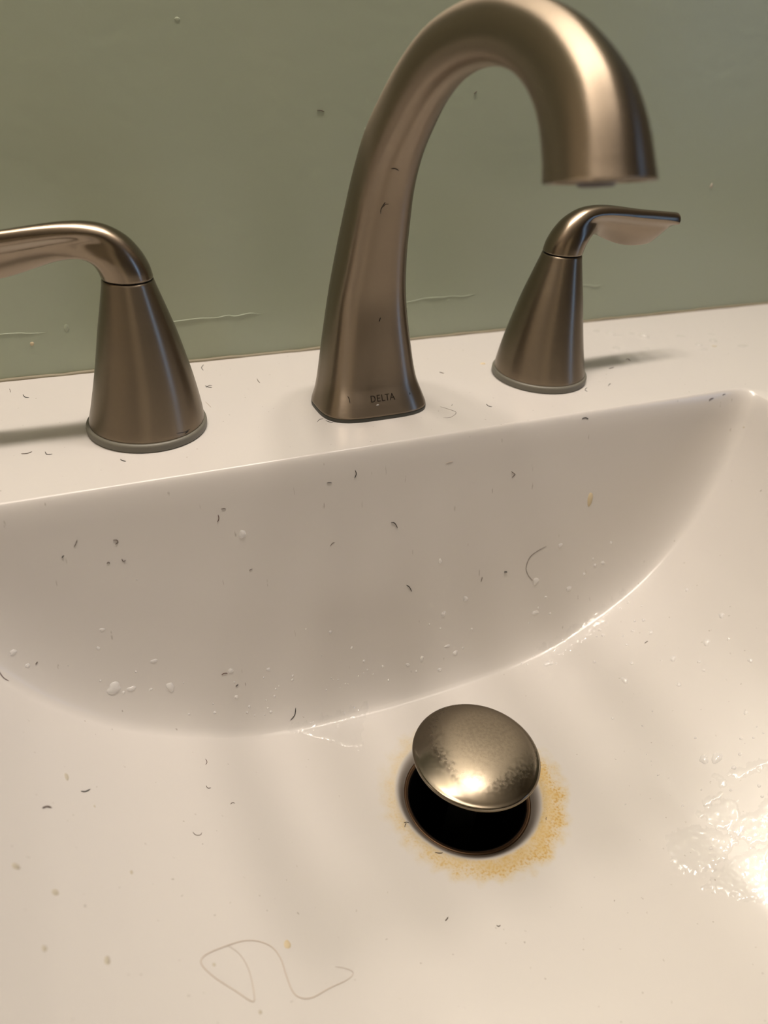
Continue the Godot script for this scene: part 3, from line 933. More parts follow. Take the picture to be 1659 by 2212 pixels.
func _crumb_rows() -> Array:
	return [
	["grey-green lint clump stuck inside the mouth of the drain", "lint", V(7.99,-188.84,113.82), V(-0.368,0.000,0.930), 2.85, 6.00],
	["narrow upright beige crumb stuck high on the right of the rear basin wall", "crumb", V(104.25,-45.18,56.64), V(-0.000,0.196,0.981), 1.57, 3.97],
	["beige oval crumb on the basin floor above the long pale hair", "crumb", V(-96.06,-115.06,174.76), V(0.384,0.923,-0.007), 1.29, 1.54],
	["blurred grey lint flake at the far left of the basin floor", "lint", V(-170.84,-64.29,147.23), V(0.786,0.619,-0.000), 1.05, 1.44],
	["blurred dark lint flake on the left of the basin floor", "lint", V(-162.06,-74.46,153.09), V(0.714,0.700,-0.000), 0.99, 1.29],
	["blurred grey lint flake on the basin floor left of the long pale hair", "lint", V(-150.96,-84.76,173.60), V(0.651,0.759,-0.000), 1.33, 1.03],
	["round blurred lint fleck at the front left of the basin floor", "lint", V(-165.58,-70.65,171.43), V(0.752,0.660,-0.000), 0.85, 0.95],
	["small dark lint fleck in the middle of the left basin floor", "lint", V(-140.47,-92.99,142.93), V(0.576,0.817,-0.000), 0.78, 0.57],
	["grey lint flake on the floor up and left of the bold curved hair", "lint", V(-155.89,-80.37,106.16), V(0.677,0.736,0.000), 1.58, 0.83],
	["dark round fleck below the bold curved hair on the basin floor", "lint", V(-148.53,-86.80,117.12), V(0.637,0.771,0.000), 0.53, 0.41],
	["grey fleck just in front of the long pale hair", "lint", V(-111.10,-108.69,194.19), V(0.394,0.919,-0.004), 0.62, 0.62],
	["grey fleck inside the loop of the long pale hair", "lint", V(-121.27,-104.09,177.15), V(0.441,0.898,-0.002), 0.54, 0.62],
	["dark fleck beside flat drops on the deck near its right end", "lint", V(234.78,-0.00,-7.82), V(-0.000,1.000,-0.000), 1.80, 1.42],
	["flat beige crumb on the deck left of the right handle", "crumb", V(79.99,-0.00,-22.05), V(-0.000,1.000,-0.000), 1.62, 1.21],
	["brown dried spot on the wall left of the left handle", "crumb", V(-141.19,16.71,-65.80), V(0.000,0.000,1.000), 0.88, 0.98],
	["dark speck on the wall right of the spout tip", "lint", V(257.31,79.97,-65.80), V(0.000,0.000,1.000), 1.21, 1.38],
	["dark speck on the right corner of the basin wall", "lint", V(197.41,-17.25,58.43), V(-0.879,0.389,0.275), 0.51, 0.42],
	]

func _hairs():
	for q in _hair_rows():
		var pts := []
		var mid := Vector3.ZERO
		for p in q[3]:
			mid += p * 0.001 / q[3].size()
		for p in q[3]:
			pts.append(p * 0.001 - mid)
		var o := put("hair", tube(pts, q[2] * 0.001, 6), M[q[1]], self, mid)
		tag(o, q[0], "hair", "stray hairs")
	for q in _crumb_rows():
		var o := put("crumb" if q[1] == "crumb" else "lint_flake", blob(q[4] * 0.001, q[5] * 0.001, 0.30, 0.35), M[q[1]])
		_stand(o, q[2] * 0.001, q[3])
		tag(o, q[0], "crumb" if q[1] == "crumb" else "lint")

# sets a flat-bottomed blob on a surface: its y along the normal
func _stand(o: Node3D, at: Vector3, n: Vector3):
	var up := Vector3.UP if absf(n.y) < 0.9 else Vector3.FORWARD
	var a := up.cross(n).normalized()
	var b := n.cross(a)
	o.transform = Transform3D(Basis(a, n.normalized(), -b), at)

# a low dome with an uneven outline; half sizes along x and z
func blob(rx: float, rz: float, rise: float, uneven: float) -> ArrayMesh:
	var n := 24
	var ph := [rng.randf() * TAU, rng.randf() * TAU, rng.randf() * TAU]
	var rings := []
	for k in 7:
		var f := 1.0 - k / 7.0
		var ring := PackedVector3Array()
		var y := pow(1.0 - f * f, 0.75) * rise * minf(rx, rz)
		for j in n:
			var t := TAU * j / n
			var w := 1.0 + uneven * (0.20 * sin(2.0 * t + ph[0]) + 0.14 * sin(3.0 * t + ph[1]) + 0.07 * sin(5.0 * t + ph[2]))
			ring.append(Vector3(rx * w * f * cos(t), y, rz * w * f * sin(t)))
		if k == 0:
			var low := PackedVector3Array()
			for p in ring:
				low.append(p + Vector3(0, -0.00008, 0))
			rings.append(low)
		rings.append(ring)
	return loft(rings)

# ---------------------------------------------------------------- water
func _drop_rows() -> Array:
	return [
	["large oval water drop high on the left half of the rear basin wall", "water drops", V(-75.18,-27.94,53.19), V(-0.000,0.196,0.981), 1.33, 1.96],
	["flat wide water drop at mid height on the left of the rear basin wall", "water drops", V(-134.98,-56.77,59.07), V(0.014,0.219,0.976), 1.10, 0.60],
	["roundish drop below the flat wide drop on the left of the rear basin wall", "water drops", V(-137.67,-64.43,60.97), V(0.036,0.248,0.968), 0.74, 0.83],
	["wide flat water drop low on the left half of the rear basin wall", "water drops", V(-117.56,-76.06,63.34), V(0.027,0.251,0.968), 1.38, 0.88],
	["wide water drop at the lower left end of the rear basin wall", "water drops", V(-167.35,-56.24,61.38), V(0.218,0.364,0.905), 1.46, 1.04],
	["round bright drop at the lower left end of the rear basin wall", "water drops", V(-163.57,-62.88,63.23), V(0.236,0.397,0.887), 0.82, 1.07],
	["small bright oval drop between the two largest drops on the rear basin wall", "water drops", V(-120.84,-88.07,67.07), V(0.069,0.331,0.941), 0.79, 0.62],
	["big round water drop low on the left half of the rear basin wall", "water drops", V(-112.81,-89.58,67.07), V(0.054,0.313,0.948), 1.65, 2.20],
	["biggest ragged water drop low on the left half of the rear basin wall", "water drops", V(-134.86,-82.70,66.37), V(0.101,0.353,0.930), 2.89, 2.39],
	["flat drop touching the right of the biggest ragged drop", "water drops", V(-128.24,-85.21,66.65), V(0.083,0.339,0.937), 1.73, 1.13],
	["round drop above the brown hair low on the rear basin wall", "water drops", V(-86.64,-90.00,66.21), V(0.022,0.256,0.966), 1.09, 1.19],
	["faint flat drop low in the middle of the rear basin wall", "water drops", V(-69.91,-94.37,67.11), V(0.010,0.258,0.966), 1.06, 0.74],
	["upright faint drop in the centre of the rear basin wall", "water drops", V(17.66,-60.76,59.75), V(-0.000,0.196,0.981), 0.85, 1.47],
	["upper of two oval drops below the centre of the rear basin wall", "water drops", V(32.14,-84.42,64.58), V(-0.001,0.216,0.976), 1.23, 1.68],
	["lower of two oval drops below the centre of the rear basin wall", "water drops", V(19.71,-89.67,65.76), V(-0.001,0.229,0.973), 1.20, 1.77],
	["water drop at the lower end of the long C-shaped hair", "water drops", V(73.61,-84.30,64.64), V(-0.005,0.225,0.974), 1.71, 2.09],
	["oval drop right of the long C-shaped hair, low on the rear wall", "water drops", V(94.85,-93.16,67.35), V(-0.039,0.287,0.957), 1.86, 1.31],
	["oval drop below the long C-shaped hair, low on the rear wall", "water drops", V(73.96,-101.91,69.36), V(-0.018,0.303,0.953), 1.94, 1.21],
	["oval drop at the right end of the rear basin wall", "water drops", V(116.10,-82.82,65.14), V(-0.039,0.279,0.959), 1.41, 0.95],
	["faint drop right of the top of the long C-shaped hair", "water drops", V(87.78,-67.21,61.04), V(-0.000,0.196,0.981), 1.25, 1.17],
	["tall drop low on the rear basin wall above the stopper", "water drops", V(25.65,-111.99,72.27), V(-0.006,0.355,0.935), 1.22, 1.51],
	["squiggly drop low on the rear basin wall above the stopper", "water drops", V(21.47,-107.28,70.59), V(-0.004,0.311,0.950), 1.43, 0.84],
	["upright drop low on the rear basin wall, up and left of the stopper", "water drops", V(6.79,-110.24,71.55), V(-0.002,0.332,0.943), 1.07, 1.60],
	["round bright drop low on the rear basin wall, up and left of the stopper", "water drops", V(-0.93,-111.23,71.90), V(0.000,0.341,0.940), 1.05, 1.07],
	["faint drop on the curve between rear wall and floor above the stopper", "water drops", V(16.08,-118.03,74.78), V(-0.007,0.441,0.898), 1.40, 0.89],
	["flat bright drop high on the right slope of the basin", "water drops", V(148.32,-86.96,95.61), V(-0.635,0.773,0.000), 1.10, 1.01],
	["slanted bright drop on the right slope of the basin", "water drops", V(149.46,-86.03,118.62), V(-0.642,0.766,0.000), 1.44, 1.37],
	["widest bright drop on the right slope of the basin", "water drops", V(137.31,-95.13,124.68), V(-0.547,0.837,0.000), 1.72, 1.82],
	["round bright drop beside the widest drop on the right slope", "water drops", V(144.24,-90.22,130.21), V(-0.607,0.795,0.000), 0.86, 0.85],
	["bright drop nearest the right edge on the right slope of the basin", "water drops", V(143.47,-90.80,144.90), V(-0.601,0.799,-0.000), 1.13, 1.16],
	["upright drop in the middle of the right slope of the basin", "water drops", V(121.75,-103.89,121.23), V(-0.444,0.896,0.001), 1.68, 1.55],
	["slanted drop up and right of the stopper", "water drops", V(97.87,-114.37,117.06), V(-0.389,0.921,0.004), 1.61, 1.79],
	["round drop alone below the upright drop on the right slope", "water drops", V(114.99,-107.10,133.97), V(-0.413,0.911,0.000), 1.12, 1.07],
	["bright drop near the curved foot of the right slope", "water drops", V(123.35,-103.05,102.47), V(-0.452,0.892,0.002), 1.19, 1.19],
	["narrow upright drop above the puddle on the right slope", "water drops", V(126.56,-101.40,162.73), V(-0.470,0.883,-0.001), 1.08, 1.08],
	["round ring-like drop above the puddle", "water drops", V(99.41,-113.65,169.44), V(-0.388,0.922,-0.005), 2.13, 1.98],
	["long slanted drop above the puddle", "water drops", V(103.90,-111.76,171.89), V(-0.381,0.924,-0.004), 2.79, 2.14],
	["curled bright drop on the floor beside the stopper, below the wet crease", "water drops", V(74.14,-121.90,87.54), V(-0.170,0.985,0.015), 2.54, 1.96],
	["long flat drop on the deck right of the right handle", "water drops", V(225.72,-0.00,-27.29), V(-0.000,1.000,-0.000), 3.18, 1.83],
	["longest flat drop on the deck at its right end", "water drops", V(253.07,-0.00,-2.95), V(-0.000,1.000,-0.000), 4.10, 1.85],
	["flat drop on the deck in front of the dark speck, right of the right handle", "water drops", V(223.29,-0.00,-5.04), V(-0.000,1.000,-0.000), 3.13, 1.56],
	["slanted flat drop on the deck behind the right handle shadow", "water drops", V(177.40,-0.00,-48.80), V(-0.000,1.000,-0.000), 2.45, 2.20],
	["second flat drop from the right handle along the deck", "water drops", V(186.83,-0.00,-37.84), V(-0.000,1.000,-0.000), 1.96, 1.39],
	["drop at the back of the deck near its right end", "water drops", V(249.29,-0.00,-24.69), V(-0.000,1.000,-0.000), 2.40, 1.75],
	["tiny bright drop under the engraved word on the spout foot", "water drops", V(-2.79,6.68,22.51), V(-0.004,0.452,0.892), 0.76, 0.27],
	["tiny water bead low on the rear wall, above the stopper", "tiny water beads low on the rear wall, above the stopper", V(11.75,-93.16,66.60), V(-0.001,0.240,0.971), 0.43, 0.45],
	["tiny water bead low on the rear wall, above the stopper", "tiny water beads low on the rear wall, above the stopper", V(17.87,-96.83,67.54), V(-0.002,0.254,0.967), 0.44, 0.45],
	["tiny water bead low on the rear wall, above the stopper", "tiny water beads low on the rear wall, above the stopper", V(35.73,-101.87,68.98), V(-0.004,0.280,0.960), 0.68, 0.68],
	["tiny water bead low on the rear wall, above the stopper", "tiny water beads low on the rear wall, above the stopper", V(30.26,-110.50,71.75), V(-0.007,0.341,0.940), 0.56, 0.55],
	["tiny water bead low on the rear wall, above the stopper", "tiny water beads low on the rear wall, above the stopper", V(3.26,-115.54,73.59), V(-0.001,0.393,0.920), 0.63, 0.63],
	["tiny water bead low on the rear wall, above the stopper", "tiny water beads low on the rear wall, above the stopper", V(-14.30,-108.47,70.96), V(0.003,0.318,0.948), 0.66, 0.70],
	["tiny water bead right of the bold wavy hair, low on the rear wall", "tiny water beads right of the bold wavy hair, low on the rear wall", V(-23.74,-103.19,69.32), V(0.003,0.285,0.959), 0.65, 0.70],
	["tiny water bead right of the bold wavy hair, low on the rear wall", "tiny water beads right of the bold wavy hair, low on the rear wall", V(-29.39,-94.74,67.02), V(0.002,0.247,0.969), 0.64, 0.70],
	["tiny water bead right of the bold wavy hair, low on the rear wall", "tiny water beads right of the bold wavy hair, low on the rear wall", V(-22.31,-108.09,70.86), V(0.004,0.317,0.948), 0.45, 0.48],
	["tiny water bead low on the rear wall, above the stopper", "tiny water beads low on the rear wall, above the stopper", V(-11.95,-116.11,73.86), V(0.004,0.403,0.915), 0.61, 0.62],
	["tiny water bead low on the rear wall, above the stopper", "tiny water beads low on the rear wall, above the stopper", V(-19.50,-111.02,71.87), V(0.004,0.342,0.940), 0.35, 0.37],
	["tiny water bead right of the bold wavy hair, low on the rear wall", "tiny water beads right of the bold wavy hair, low on the rear wall", V(-39.47,-83.87,64.46), V(0.001,0.216,0.976), 0.76, 0.84],
	["tiny water bead right of the bold wavy hair, low on the rear wall", "tiny water beads right of the bold wavy hair, low on the rear wall", V(-50.98,-79.28,63.48), V(0.001,0.206,0.978), 0.37, 0.41],
	["tiny water bead right of the bold wavy hair, low on the rear wall", "tiny water beads right of the bold wavy hair, low on the rear wall", V(-43.78,-112.02,72.43), V(0.010,0.365,0.931), 0.38, 0.41],
	["tiny water bead right of the bold wavy hair, low on the rear wall", "tiny water beads right of the bold wavy hair, low on the rear wall", V(-40.76,-107.11,70.64), V(0.006,0.316,0.949), 0.29, 0.31],
	["tiny water bead right of the bold wavy hair, low on the rear wall", "tiny water beads right of the bold wavy hair, low on the rear wall", V(-39.89,-108.13,70.98), V(0.007,0.324,0.946), 0.24, 0.26],
	["tiny water bead right of the bold wavy hair, low on the rear wall", "tiny water beads right of the bold wavy hair, low on the rear wall", V(-37.48,-108.81,71.19), V(0.007,0.328,0.945), 0.34, 0.36],
	["tiny water bead right of the bold wavy hair, low on the rear wall", "tiny water beads right of the bold wavy hair, low on the rear wall", V(-34.01,-111.70,72.21), V(0.008,0.355,0.935), 0.29, 0.31],
	["tiny water bead right of the bold wavy hair, low on the rear wall", "tiny water beads right of the bold wavy hair, low on the rear wall", V(-32.87,-112.20,72.40), V(0.008,0.360,0.933), 0.29, 0.31],
	["tiny water bead right of the bold wavy hair, low on the rear wall", "tiny water beads right of the bold wavy hair, low on the rear wall", V(-36.99,-113.15,72.81), V(0.009,0.374,0.927), 0.29, 0.31],
	["tiny water bead right of the bold wavy hair, low on the rear wall", "tiny water beads right of the bold wavy hair, low on the rear wall", V(-24.45,-109.18,71.24), V(0.005,0.327,0.945), 0.30, 0.32],
	["tiny water bead right of the bold wavy hair, low on the rear wall", "tiny water beads right of the bold wavy hair, low on the rear wall", V(-27.16,-109.91,71.51), V(0.006,0.334,0.943), 0.30, 0.31],
	["tiny water bead right of the bold wavy hair, low on the rear wall", "tiny water beads right of the bold wavy hair, low on the rear wall", V(-44.43,-94.64,67.03), V(0.003,0.249,0.968), 0.28, 0.32],
	["tiny water bead low on the right end of the rear wall", "tiny water beads low on the right end of the rear wall", V(70.00,-106.65,70.87), V(-0.022,0.336,0.942), 0.42, 0.40],
	["tiny water bead low on the right end of the rear wall", "tiny water beads low on the right end of the rear wall", V(83.01,-104.38,70.49), V(-0.046,0.340,0.939), 0.73, 0.68],
	["tiny water bead low on the right end of the rear wall", "tiny water beads low on the right end of the rear wall", V(80.33,-94.68,67.34), V(-0.020,0.269,0.963), 0.74, 0.70],
	["tiny water bead low on the right end of the rear wall", "tiny water beads low on the right end of the rear wall", V(75.78,-99.64,68.69), V(-0.018,0.290,0.957), 0.55, 0.52],
	["tiny water bead low on the right end of the rear wall", "tiny water beads low on the right end of the rear wall", V(104.32,-86.88,65.87), V(-0.033,0.274,0.961), 0.89, 0.82],
	["tiny water bead low on the right end of the rear wall", "tiny water beads low on the right end of the rear wall", V(111.06,-83.18,65.05), V(-0.033,0.270,0.962), 0.90, 0.82],
	["tiny water bead low on the right end of the rear wall", "tiny water beads low on the right end of the rear wall", V(120.75,-72.43,62.49), V(-0.024,0.243,0.970), 0.92, 0.82],
	["tiny water bead low on the right end of the rear wall", "tiny water beads low on the right end of the rear wall", V(109.57,-79.38,63.99), V(-0.024,0.250,0.968), 0.64, 0.59],
	["tiny water bead scattered among the large drops at the left of the rear wall", "tiny water beads scattered among the large drops at the left of the rear wall", V(-125.31,-78.66,64.34), V(0.046,0.281,0.959), 0.46, 0.54],
	["tiny water bead scattered among the large drops at the left of the rear wall", "tiny water beads scattered among the large drops at the left of the rear wall", V(-139.27,-77.96,65.11), V(0.100,0.333,0.938), 0.44, 0.52],
	["tiny water bead in the sprinkle just above the bold wavy hair", "tiny water beads in the sprinkle just above the bold wavy hair", V(-72.46,-97.71,68.07), V(0.013,0.276,0.961), 0.34, 0.39],
	["tiny water bead scattered among the large drops at the left of the rear wall", "tiny water beads scattered among the large drops at the left of the rear wall", V(-149.70,-67.97,62.82), V(0.107,0.316,0.943), 0.24, 0.29],
	["tiny water bead scattered among the large drops at the left of the rear wall", "tiny water beads scattered among the large drops at the left of the rear wall", V(-118.87,-38.58,55.32), V(-0.000,0.196,0.981), 0.25, 0.30],
	["tiny water bead scattered among the large drops at the left of the rear wall", "tiny water beads scattered among the large drops at the left of the rear wall", V(-131.50,-85.65,67.14), V(0.103,0.364,0.926), 0.58, 0.68],
	["tiny water bead in the sprinkle just above the bold wavy hair", "tiny water beads in the sprinkle just above the bold wavy hair", V(-85.72,-96.00,67.86), V(0.031,0.284,0.958), 0.44, 0.51],
	["tiny water bead scattered among the large drops at the left of the rear wall", "tiny water beads scattered among the large drops at the left of the rear wall", V(-107.23,-89.37,66.72), V(0.043,0.295,0.954), 0.31, 0.36],
	["tiny water bead in the sprinkle just above the bold wavy hair", "tiny water beads in the sprinkle just above the bold wavy hair", V(-68.64,-107.95,71.30), V(0.023,0.346,0.938), 0.59, 0.65],
	["tiny water bead in the sprinkle just above the bold wavy hair", "tiny water beads in the sprinkle just above the bold wavy hair", V(-67.59,-104.78,70.17), V(0.018,0.316,0.949), 0.45, 0.50],
	["tiny water bead in the sprinkle just above the bold wavy hair", "tiny water beads in the sprinkle just above the bold wavy hair", V(-72.72,-108.57,71.65), V(0.028,0.360,0.933), 0.45, 0.49],
	["tiny water bead in the sprinkle just above the bold wavy hair", "tiny water beads in the sprinkle just above the bold wavy hair", V(-72.56,-112.39,73.24), V(0.038,0.414,0.910), 0.40, 0.43],
	["tiny water bead in the sprinkle just above the bold wavy hair", "tiny water beads in the sprinkle just above the bold wavy hair", V(-71.30,-114.32,74.10), V(0.043,0.448,0.893), 0.63, 0.67],
	["tiny water bead in the sprinkle just above the bold wavy hair", "tiny water beads in the sprinkle just above the bold wavy hair", V(-74.34,-114.60,74.40), V(0.049,0.466,0.883), 0.36, 0.38],
	["tiny water bead in the sprinkle just above the bold wavy hair", "tiny water beads in the sprinkle just above the bold wavy hair", V(-78.97,-113.51,74.14), V(0.069,0.462,0.884), 0.35, 0.38],
	["tiny water bead in the sprinkle just above the bold wavy hair", "tiny water beads in the sprinkle just above the bold wavy hair", V(-80.70,-109.09,72.19), V(0.055,0.388,0.920), 0.62, 0.67],
	["tiny water bead in the sprinkle just above the bold wavy hair", "tiny water beads in the sprinkle just above the bold wavy hair", V(-85.76,-102.95,70.11), V(0.049,0.334,0.941), 0.87, 0.97],
	["tiny water bead in the sprinkle just above the bold wavy hair", "tiny water beads in the sprinkle just above the bold wavy hair", V(-59.10,-100.81,68.80), V(0.010,0.283,0.959), 0.60, 0.67],
	["tiny water bead in the sprinkle just above the bold wavy hair", "tiny water beads in the sprinkle just above the bold wavy hair", V(-72.46,-97.68,68.06), V(0.013,0.276,0.961), 0.31, 0.35],
	["tiny water bead in the sprinkle just above the bold wavy hair", "tiny water beads in the sprinkle just above the bold wavy hair", V(-65.96,-103.64,69.77), V(0.016,0.306,0.952), 0.32, 0.35],
	["tiny water bead scattered among the large drops at the left of the rear wall", "tiny water beads scattered among the large drops at the left of the rear wall", V(-107.13,-103.30,72.17), V(0.120,0.467,0.876), 0.49, 0.54],
	["tiny water bead scattered among the large drops at the left of the rear wall", "tiny water beads scattered among the large drops at the left of the rear wall", V(-96.36,-102.58,70.69), V(0.078,0.374,0.924), 0.34, 0.38],
	["tiny water bead scattered among the large drops at the left of the rear wall", "tiny water beads scattered among the large drops at the left of the rear wall", V(-96.16,-106.49,72.40), V(0.106,0.437,0.893), 0.68, 0.74],
	["tiny water bead in the sprinkle just above the bold wavy hair", "tiny water beads in the sprinkle just above the bold wavy hair", V(-82.07,-111.26,73.26), V(0.073,0.431,0.900), 0.57, 0.61],
	["tiny water bead in the sprinkle just above the bold wavy hair", "tiny water beads in the sprinkle just above the bold wavy hair", V(-59.40,-102.67,69.37), V(0.011,0.294,0.956), 0.64, 0.72],
	["small bright water bead high on the right slope of the basin", "small bright water beads high on the right slope of the basin", V(128.83,-100.19,130.19), V(-0.484,0.875,0.000), 0.87, 0.88],
	["small bright water bead high on the right slope of the basin", "small bright water beads high on the right slope of the basin", V(127.40,-100.97,135.05), V(-0.476,0.880,0.000), 0.78, 0.79],
	["small bright water bead high on the right slope of the basin", "small bright water beads high on the right slope of the basin", V(117.34,-106.00,118.46), V(-0.423,0.906,0.001), 0.50, 0.50],
	["small bright water bead high on the right slope of the basin", "small bright water beads high on the right slope of the basin", V(106.07,-110.92,111.30), V(-0.382,0.924,0.003), 0.93, 0.95],
	["small bright water bead high on the right slope of the basin", "small bright water beads high on the right slope of the basin", V(93.05,-116.27,99.72), V(-0.374,0.927,0.007), 0.85, 0.90],
	["small water bead by the curved foot of the right slope", "small water beads by the curved foot of the right slope", V(125.29,-102.04,94.34), V(-0.462,0.887,0.002), 1.01, 0.95],
	["small water bead by the curved foot of the right slope", "small water beads by the curved foot of the right slope", V(117.80,-105.74,95.90), V(-0.423,0.906,0.002), 0.86, 0.92],
	["small water bead by the curved foot of the right slope", "small water beads by the curved foot of the right slope", V(106.35,-110.68,85.01), V(-0.379,0.925,0.004), 0.97, 1.05],
	["small water bead by the curved foot of the right slope", "small water beads by the curved foot of the right slope", V(105.42,-111.08,88.73), V(-0.377,0.926,0.004), 0.88, 0.94],
	["small water bead by the curved foot of the right slope", "small water beads by the curved foot of the right slope", V(102.91,-112.10,87.41), V(-0.381,0.924,0.005), 0.53, 0.57],
	["small water bead by the curved foot of the right slope", "small water beads by the curved foot of the right slope", V(112.67,-108.05,95.53), V(-0.401,0.916,0.003), 0.52, 0.55],
	["small water bead by the curved foot of the right slope", "small water beads by the curved foot of the right slope", V(111.15,-108.67,83.89), V(-0.394,0.919,0.003), 0.62, 0.67],
	["small water bead by the curved foot of the right slope", "small water beads by the curved foot of the right slope", V(121.60,-103.88,80.46), V(-0.441,0.898,0.002), 0.68, 0.62],
	["small water bead by the curved foot of the right slope", "small water beads by the curved foot of the right slope", V(126.33,-101.48,80.21), V(-0.467,0.884,0.002), 0.68, 0.62],
	["small water bead by the curved foot of the right slope", "small water beads by the curved foot of the right slope", V(122.09,-103.67,91.88), V(-0.444,0.896,0.002), 0.65, 0.61],
	["small water bead by the curved foot of the right slope", "small water beads by the curved foot of the right slope", V(129.83,-99.58,86.59), V(-0.489,0.873,0.001), 0.47, 0.43],
	["small bright water bead halfway down the right slope of the basin", "small bright water beads halfway down the right slope of the basin", V(81.08,-120.74,130.81), V(-0.281,0.960,0.002), 0.73, 0.72],
	["small bright water bead halfway down the right slope of the basin", "small bright water beads halfway down the right slope of the basin", V(89.51,-117.84,141.45), V(-0.361,0.933,-0.001), 0.47, 0.46],
	["small bright water bead halfway down the right slope of the basin", "small bright water beads halfway down the right slope of the basin", V(103.20,-112.11,159.48), V(-0.385,0.923,-0.003), 0.61, 0.56],
	["small bright water bead halfway down the right slope of the basin", "small bright water beads halfway down the right slope of the basin", V(97.48,-114.57,138.06), V(-0.390,0.921,-0.000), 0.39, 0.39],
	["small water bead on the floor between stopper and puddle", "small water beads on the floor between stopper and puddle", V(79.50,-121.03,164.62), V(-0.255,0.967,-0.010), 0.38, 0.35],
	["small bright water bead in or beside the wet patches on the right", "small bright water beads in or beside the wet patches on the right", V(82.34,-120.19,168.11), V(-0.292,0.957,-0.010), 0.37, 0.34],
	["small water bead on the floor between stopper and puddle", "small water beads on the floor between stopper and puddle", V(81.56,-120.52,157.69), V(-0.285,0.959,-0.008), 0.31, 0.28],
	["small water bead by the curved foot of the right slope", "small water beads by the curved foot of the right slope", V(110.84,-108.87,100.83), V(-0.395,0.919,0.003), 0.77, 0.81],
	["small water bead on the floor between stopper and puddle", "small water beads on the floor between stopper and puddle", V(58.18,-124.58,169.56), V(-0.119,0.993,-0.021), 0.31, 0.27],
	["small water bead on the floor between stopper and puddle", "small water beads on the floor between stopper and puddle", V(82.16,-120.36,154.05), V(-0.293,0.956,-0.006), 0.31, 0.29],
	["small bright water bead high on the right slope of the basin", "small bright water beads high on the right slope of the basin", V(69.79,-122.02,80.14), V(-0.124,0.886,0.447), 0.61, 0.59],
	["small bright water bead high on the right slope of the basin", "small bright water beads high on the right slope of the basin", V(61.72,-123.54,81.38), V(-0.114,0.962,0.248), 0.54, 0.52],
	["small bright water bead high on the right slope of the basin", "small bright water beads high on the right slope of the basin", V(64.24,-123.36,83.00), V(-0.135,0.991,0.020), 0.46, 0.49],
	["small bright water bead high on the right slope of the basin", "small bright water beads high on the right slope of the basin", V(77.44,-121.30,89.43), V(-0.216,0.976,0.014), 0.63, 0.66],
	["small bright water bead in or beside the wet patches on the right", "small bright water beads in or beside the wet patches on the right", V(78.88,-120.99,181.13), V(-0.240,0.971,-0.013), 0.59, 0.51],
	["small bright water bead in or beside the wet patches on the right", "small bright water beads in or beside the wet patches on the right", V(89.66,-117.55,179.41), V(-0.355,0.935,-0.008), 0.50, 0.45],
	["small bright water bead in or beside the wet patches on the right", "small bright water beads in or beside the wet patches on the right", V(98.62,-113.88,186.08), V(-0.384,0.923,-0.006), 0.64, 0.56],
	["small bright water bead in or beside the wet patches on the right", "small bright water beads in or beside the wet patches on the right", V(75.78,-121.39,200.79), V(-0.180,0.984,-0.013), 0.94, 0.76],
	["small bright water bead halfway down the right slope of the basin", "small bright water beads halfway down the right slope of the basin", V(117.14,-106.06,170.74), V(-0.421,0.907,-0.002), 0.67, 0.60],
	["small bright water bead in or beside the wet patches on the right", "small bright water beads in or beside the wet patches on the right", V(112.12,-108.30,176.05), V(-0.399,0.917,-0.003), 0.88, 0.79],
	["small bright water bead in or beside the wet patches on the right", "small bright water beads in or beside the wet patches on the right", V(106.17,-110.80,179.22), V(-0.380,0.925,-0.004), 1.09, 0.97],
	["small bright water bead in or beside the wet patches on the right", "small bright water beads in or beside the wet patches on the right", V(108.39,-109.83,190.78), V(-0.384,0.923,-0.004), 0.85, 0.73],
	["small bright water bead in or beside the wet patches on the right", "small bright water beads in or beside the wet patches on the right", V(106.21,-110.71,194.87), V(-0.377,0.926,-0.004), 0.77, 0.66],
	["small bright water bead in or beside the wet patches on the right", "small bright water beads in or beside the wet patches on the right", V(71.75,-121.79,221.07), V(-0.148,0.989,-0.011), 0.69, 0.52],
	["small bright water bead halfway down the right slope of the basin", "small bright water beads halfway down the right slope of the basin", V(121.09,-104.18,173.48), V(-0.440,0.898,-0.002), 0.46, 0.51],
	["small bright water bead halfway down the right slope of the basin", "small bright water beads halfway down the right slope of the basin", V(125.32,-102.05,170.42), V(-0.463,0.887,-0.001), 0.40, 0.44],
	["small bright water bead halfway down the right slope of the basin", "small bright water beads halfway down the right slope of the basin", V(125.34,-102.03,174.24), V(-0.463,0.887,-0.002), 0.40, 0.44],
	["small blurred water drop on the deck right of the right handle", "small blurred water drop on the deck right of the right handle", V(183.54,-0.00,-42.12), V(-0.000,1.000,-0.000), 2.94, 3.27],
	["small blurred water drop on the deck right of the right handle", "small blurred water drop on the deck right of the right handle", V(201.91,-0.00,-33.47), V(-0.000,1.000,-0.000), 3.24, 3.40],
	["small blurred water drop on the deck right of the right handle", "small blurred water drop on the deck right of the right handle", V(170.29,-0.00,-20.72), V(-0.000,1.000,-0.000), 2.24, 2.45],
	["small blurred water drop on the deck right of the right handle", "small blurred water drop on the deck right of the right handle", V(188.31,-0.00,-15.27), V(-0.000,1.000,-0.000), 1.84, 1.91],
	["small blurred water drop on the deck right of the right handle", "small blurred water drop on the deck right of the right handle", V(240.56,-0.00,-14.74), V(-0.000,1.000,-0.000), 2.74, 2.53],
	["small blurred water drop on the deck right of the right handle", "small blurred water drop on the deck right of the right handle", V(226.25,-0.00,-11.84), V(-0.000,1.000,-0.000), 2.43, 2.30],
	["small blurred water drop on the deck right of the right handle", "small blurred water drop on the deck right of the right handle", V(197.22,-0.00,-39.29), V(-0.000,1.000,-0.000), 1.79, 1.92],
	]

